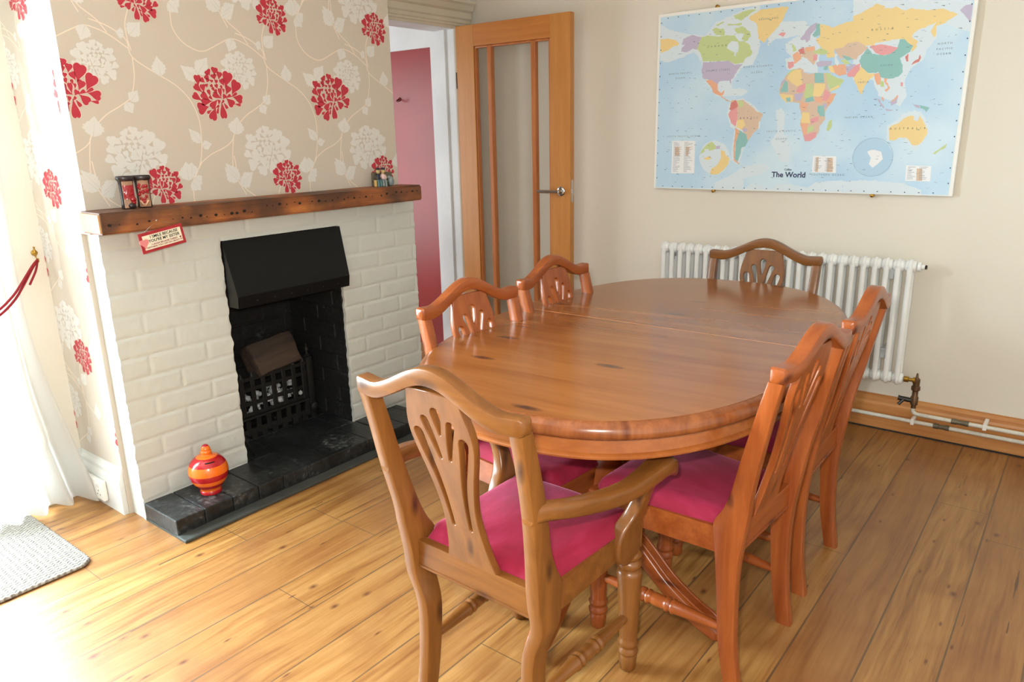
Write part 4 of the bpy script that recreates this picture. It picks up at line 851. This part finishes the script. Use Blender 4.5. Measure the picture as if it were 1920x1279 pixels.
# ------------------------------------------------------------------ table
TT=.08
tb=thing('dining_table','large oval varnished pine extending dining table on pedestals','table',(2.034,-1.516,0),TT)
A,B,NN=.548,.88,2.48
def oval(off,z,n=120):
    out=[]
    for k in range(n):
        t=2*PI*k/n; c_,s_=math.cos(t),math.sin(t)
        out.append(Vector(((A-off)*math.copysign(abs(c_)**(2/NN),c_),(B-off)*math.copysign(abs(s_)**(2/NN),s_),z)))
    return out
HT=.755
bm=BM(); top_r=oval(.024,HT)
loft(bm,[oval(.024,HT-.04),oval(.006,HT-.038),oval(0,HT-.030),oval(.001,HT-.018),oval(.006,HT-.008),oval(.014,HT-.0025),oval(.024,HT-.0003)])
ob=mk('edge_moulding',bm,M['edge'],tb,smooth=True,auto=.9)
sa=-.055
def half(sign):
    b=BM(); r=oval(.0225,HT); pts=[]
    poly=[Vector((p.x,p.y)) for p in r]
    nrm=Vector((-math.sin(sa),math.cos(sa))); out=[]
    for i in range(len(poly)):
        a_,b_=poly[i],poly[(i+1)%len(poly)]; da=a_.dot(nrm)*sign-.0006; db=b_.dot(nrm)*sign-.0006
        if da>=0: out.append(a_)
        if (da>=0)!=(db>=0): out.append(a_.lerp(b_,da/(da-db)))
    prism(b,[(p.x,p.y) for p in out],lambda u,v,s:Vector((u,v,HT+.0002 if s else HT-.03)),0)
    return b
mk('tabletop_leaf',half(1),M['top'],tb); mk('tabletop_leaf',half(-1),M['top'],tb)
bm=BM(); u=Vector((math.cos(sa),math.sin(sa)))
prism(bm,[(-.512,-.0013),(.512,-.0013),(.512,.0013),(-.512,.0013)],lambda a_,b_,s:Vector((a_*u.x-b_*u.y,a_*u.y+b_*u.x,HT-.02 if s==0 else HT+.0004)),0); mk('leaf_seam',bm,M['seam'],tb)
bm=BM(); loft(bm,[oval(.045,HT-.095),oval(.030,HT-.095),oval(.022,HT-.092),oval(.020,HT-.087),oval(.024,HT-.083),oval(.030,HT-.080),oval(.034,HT-.04),oval(.045,HT-.04)],cap=False)
L0=oval(.045,HT-.095); 
mk('apron',bm,M['apron'],tb,smooth=True,auto=.5)
bm=BM(); loft(bm,[oval(.06,HT-.09),oval(.06,HT-.036)]); mk('under_frame',bm,M['pine_x'],tb)
for py in (-.325,.30):
    bm=BM(); lathe(bm,cat([(.05,.13),(.062,.14),(.066,.17),(.052,.2),(.05,.215),(.062,.24),(.078,.30),(.08,.36),(.066,.43),(.05,.48),(.045,.50),(.06,.515),(.06,.53),(.045,.545),(.042,.60),(.06,.64),(.062,.665)],3),(-.02,py,0),n=32); mk('pedestal_column',bm,M['pine_z'],tb,smooth=True,auto=1.2)
    bm=BM(); box(bm,-.16,.16,py-.09,py+.09,.655,.697,.006); mk('top_block',bm,M['pine_x'],tb)
    for a in ((-PI/2+.05,-.20,PI+.06) if py<0 else (PI/2,.06,PI-.06)):
        bm=BM(); R_=Matrix.Translation((-.02,py,0))@Matrix.Rotation(a,4,'Z')
        st=cat([(.03,.215,.075,.03),(.09,.215,.08,.03),(.17,.175,.065,.03),(.26,.105,.055,.03),(.34,.062,.052,.031),(.39,.045,.05,.031),(.415,.032,.04,.028),(.425,.028,.03,.02)],4)
        rings=[]
        for (x,z,h_,w_) in st:
            rings.append([R_@Vector((x,px*1.0,max(.004,z+pz))) for px,pz in rrect(w_*2,h_,min(.012,h_*.3))])
        loft(bm,rings); mk('foot',bm,M['pine_x'],tb,smooth=True,auto=.8)
        bm=BM(); path=[R_@Vector((x,0,z+h_/2+.001)) for x,z,h_,w_ in st[6:-4]]
        for off in (-.014,.014): tube(bm,[p+(R_.to_3x3()@Vector((0,off,0))) for p in path],.004,6)
        mk('foot_moulding',bm,M['pine_x'],tb,smooth=True)
bm=BM(); box(bm,-.02,.02,-.30,.28,.15,.20,.006); mk('stretcher',bm,M['pine_y'],tb)

# ------------------------------------------------------------------ chairs
def rail_pts(wt,n=28):
    out=[]
    for i in range(n+1):
        u=-1+2*i/n; a=abs(u)
        if a>.80: z=.0
        else: z=.058*(.5+.5*math.cos(PI*a/.80))
        z-=.003*math.exp(-((a-.78)/.12)**2)
        out.append((u*(wt-.004),z,-.012*(1-a*a)))
    return out
def make_chair(name,label,W,arm,wt,ws,zt,wff,seat_w=1.0):
    zt-=.002
    wd={k:M[W+'_'+k] for k in 'xyz'}
    t=thing(name,label,'chair')
    z0=zt-.02
    # rear posts
    for s in (-1,1):
        st=[(0,-.228,.166,.040,.029),(.12,-.208,.165,.044,.030),(.26,-.199,.164,.050,.031),(.345,-.197,ws+.004,.060,.032),(.40,-.196,ws+.004,.074,.032),(.445,-.199,ws+.005,.080,.032),(.485,-.213,ws+.008,.064,.031),(.54,-.227,(ws+wt)/2-.010,.050,.030),(.64,-.250,wt-.021,.044,.030),(.75,-.275,wt-.017,.038,.030),(z0+.004,-.295,wt-.0155,.034,.030)]
        if arm: st=[(z,y,(.160 if z<.3 else x),d_*1.05,w_*1.1) for z,y,x,d_,w_ in st]
        bm=BM(); rings=[[Vector((s*x+px,y+py,z)) for px,py in rrect(w_,d_,.004,2)] for z,y,x,d_,w_ in cat(st,5)]
        loft(bm,rings); mk('rear_leg',bm,wd['z'],t,smooth=True,auto=.5)
    # crest rail
    bm=BM(); rings=[]; sec_=[(py,pz) for py,pz in rrect(.036,.037,.005,2)]; R=rail_pts(wt)
    for i,(x,z,y) in enumerate(R):
        sc=1.0
        rings.append([Vector((x,-.299+y+py*sc,z0+.0205+z+pz*sc)) for py,pz in sec_])
    for xs,sc in ((.006,.8),(.009,.45)):
        x,z,y=R[-1]; rings.append([Vector((x+xs,-.299+y+py*sc,z0+.0205+z+pz*sc)) for py,pz in sec_])
        x,z,y=R[0]; rings.insert(0,[Vector((x-xs,-.299+y+py*sc,z0+.0205+z+pz*sc)) for py,pz in sec_])
    loft(bm,rings); mk('crest_rail',bm,wd['x'],t,smooth=True,auto=.5)
    # splat
    zs=z0+.046; rake=math.atan2(.299+.012-.208,zs-.43); Ls=(zs-.43)/math.cos(rake)
    hw=[(0,.070),(.03,.076),(.07,.086),(.11,.088),(.15,.080),(.2,.066),(.26,.053),(.31,.048),(.36,.052),(.41,.060),(.445,.070),(Ls,.073)]
    right=cat([(w,-d) for d,w in hw],5)
    outl=right+[(-x,y) for x,y in reversed(right)]
    def slot(p):   # list of (x,d,r)
        q=cat(p,5); L_=[];R__=[]
        for i in range(len(q)):
            a_=q[max(0,i-1)];b_=q[min(len(q)-1,i+1)]; dx,dy=b_[0]-a_[0],-(b_[1]-a_[1]); l=math.hypot(dx,dy); nx,ny=-dy/l,dx/l
            x,d_,r_=q[i]; L_.append((x+nx*r_,-d_+ny*r_)); R__.append((x-nx*r_,-d_-ny*r_))
        def capp(pt,prev,r,m_=5):
            dx,dy=pt[0]-prev[0],-(pt[1]-prev[1]); a0=math.atan2(dy,dx); return [(pt[0]+math.cos(a0+a)*r,-pt[1]+math.sin(a0+a)*r) for a in [PI/2-PI*(k+1)/(m_+1) for k in range(m_)]]
        return L_+capp(q[-1],q[-2],q[-1][2])+list(reversed(R__))+capp(q[0],q[1],q[0][2])
    loops=[outl,slot([(0,.047,.0145),(0,.07,.011),(0,.098,.0045)])]
    for s in (-1,1):
        loops.append(slot([(s*.036,.070,.0125),(s*.025,.108,.0100),(s*.0135,.157,.006)]))
        loops.append(slot([(s*.063,.106,.0145),(s*.053,.15,.0122),(s*.038,.21,.009),(s*.029,.27,.0072),(s*.025,.338,.0060)]))
    me=curve_mesh('splat',loops,.0065,.0022,1)
    m4=Matrix.Translation((0,-.309,zs))@Matrix.Rotation(PI/2+rake,4,'X')
    # plane local: x->x, y(up)->z, z->-y
    m4=Matrix.Translation((0,-.309,zs))@Matrix.Rotation(PI/2+rake,4,'X')
    me.transform(m4); o=bpy.data.objects.new('splat',me); COL.objects.link(o); me.materials.clear(); me.materials.append(wd['z']); o.parent=t
    for p in me.polygons: p.material_index=0
    # seat frame
    bm=BM(); box(bm,-ws,ws,-.216,-.192,.368,.434,.002); box(bm,-ws,ws,-.219,-.190,.365,.372,.002)
    fw=wff+.012
    for s in (-1,1):
        prism(bm,[(s*(ws+.012),-.19),(s*(fw),.165),(s*(fw-.022),.165),(s*(ws-.010),-.19)],lambda u,v,q:Vector((u,v,.362 if q==0 else .43)),0)
    box(bm,-fw+.03,fw-.03,.162,.186,.362,.43,.002)
    for s in (-1,1): box(bm,s*wff-.0225,s*wff+.0225,.148,.194,.355,.431,.006)
    mk('seat_frame',bm,wd['x'],t)
    # cushion
    bm=BM(); n=26; g=[]
    for i in range(n+1):
        row=[]
        for j in range(n+1):
            u=-1+2*i/n; v=-1+2*j/n
            uu=math.copysign(abs(u)**.8,u); vv=math.copysign(abs(v)**.8,v)
            y=-.002+vv*.192; hw_=(ws-.002)+(fw+.004-ws+.002)*((vv+1)/2)
            if vv<-.8: hw_-= (.018*(min(1,(-.8-vv)/.1)))
            x=uu*hw_
            # rounded corners
            if vv>.0: 
                k_=max(0,abs(uu)-.80)/.2*max(0,vv-.80)/.2; x-=math.copysign(.014*k_,x); y-=.014*k_
            e=min(1-abs(uu),1-abs(vv)); z=.430+.030*min(1,(e/.16))**.5*1.0+.017*(1-uu*uu)*(1-vv*vv)+noise.noise(Vector((x*9,y*9,2)))*.003
            row.append(bm.verts.new((x,y,z)))
        g.append(row)
    for i in range(n):
        for j in range(n): bm.faces.new((g[i][j],g[i+1][j],g[i+1][j+1],g[i][j+1]))
    be=[e for e in bm.edges if e.is_boundary]; r=bmesh.ops.extrude_edge_only(bm,edges=be)
    for v in r['geom']:
        if isinstance(v,bmesh.types.BMVert): v.co.z=.427
    mk('seat_cushion',bm,M['velvet'],t,smooth=True,auto=1.3)
    bm=BM(); box(bm,-.15,.15,-.17,.15,.405,.418); mk('seat_webbing',bm,M['webbing'],t)
    # turned front legs
    for s in (-1,1):
        bm=BM(); pr_=[(.013,0),(.017,.006),(.0195,.04),(.0175,.048),(.0215,.053),(.0225,.06),(.018,.068),(.017,.073),(.021,.078),(.0225,.085),(.019,.092),(.019,.10),(.0255,.265),(.027,.285),(.026,.295),(.020,.30),(.0235,.306),(.0265,.315),(.0235,.323),(.020,.327),(.022,.332),(.026,.338),(.026,.345),(.021,.352),(.022,.358)]
        lathe(bm,[(r*1.2,h) for r,h in pr_],(s*wff,.171,0),n=24); mk('front_leg',bm,wd['z'],t,smooth=True,auto=1.0)
        bm=BM(); a=Vector((s*.166,-.195,.155)); b=Vector((s*wff,.165,.155+.01)); L_=(b-a).length
        h=L_/2; pr2=[(.0095,0),(.014,h*.45),(.0165,h-.052),(.0185,h-.047),(.0185,h-.041),(.015,h-.038),(.015,h-.034),(.0185,h-.031),(.0185,h-.025),(.0145,h-.02),(.0165,h-.012),(.0165,h+.012),(.0145,h+.02),(.0185,h+.025),(.0185,h+.031),(.015,h+.034),(.015,h+.038),(.0185,h+.041),(.0185,h+.047),(.0165,h+.052),(.014,h*1.55),(.0095,L_)]
        lathe(bm,[(r*1.08,h) for r,h in pr2],a,b-a,18); mk('stretcher',bm,wd['y'],t,smooth=True,auto=1.0)
    if arm:
        for s in (-1,1):
            bm=BM(); st=cat([(.204,-.272,.642,.026,.036),(.212,-.24,.643,.038,.040),(.236,-.17,.630,.042,.038),(.248,-.07,.608,.044,.040),(.256,.02,.597,.048,.040),(.259,.10,.600,.054,.042),(.257,.16,.602,.060,.046),(.252,.205,.590,.060,.048),(.248,.228,.574,.050,.044),(.246,.236,.566,.034,.032)],5)
            rings=[]
            for i,(x,y,z,w_,h_) in enumerate(st):
                rings.append([Vector((s*x+px,y,z+pz)) for px,pz in rrect(w_,h_,min(w_,h_)*.32,3)])
            loft(bm,rings); mk('arm',bm,wd['y'],t,smooth=True,auto=1.0)
            bm=BM(); st=cat([(wff+.006,.142,.343,.034,.060),(wff+.007,.130,.362,.038,.096),(wff+.009,.124,.405,.038,.106),(wff+.014,.130,.445,.037,.088),(wff+.026,.146,.48,.036,.058),(wff+.042,.153,.525,.034,.044),(wff+.060,.148,.565,.032,.042),(wff+.070,.140,.592,.032,.050)],5)
            rings=[[Vector((s*x+px,y+py,z)) for px,py in rrect(w_,d_,.009,3)] for x,y,z,w_,d_ in st]
            loft(bm,rings); mk('arm_support',bm,wd['z'],t,smooth=True,auto=.9)
    return t
def dup(root,loc,rz,label):
    r=root.copy(); COL.objects.link(r); r.location=loc; r.rotation_euler=(0,0,rz); r['label']=label
    for ch in list(root.children):
        c=ch.copy(); COL.objects.link(c); c.parent=r
    return r
GRP='pine dining chairs round the oval table'
cv=make_chair('carver_chair','ochre pine armchair with magenta seat in the foreground, back to the viewer','ochre',True,.226,.183,.844,.180)
cv.location=(2.124,-2.299,0); cv.rotation_euler=(0,0,-.017); cv['group']=GRP
c2=dup(cv,(2.053,-.846,0),3.2,'ochre pine armchair at the far end of the table, in front of the radiator')
sc=make_chair('dining_chair','orange pine chair on the right of the table, nearest the viewer','pine',False,.211,.161,.850,.184)
sc.location=(2.334,-1.853,0); sc.rotation_euler=(0,0,1.512); sc['group']=GRP
dup(sc,(2.331,-1.368,0),1.575,'orange pine chair on the right of the table, the one nearer the radiator')
dup(sc,(1.880,-1.900,0),-1.637,'orange pine chair on the fireplace side of the table, nearer the hearth end')
dup(sc,(1.851,-1.372,0),-1.571,'orange pine chair on the left of the table, in front of the glazed door')
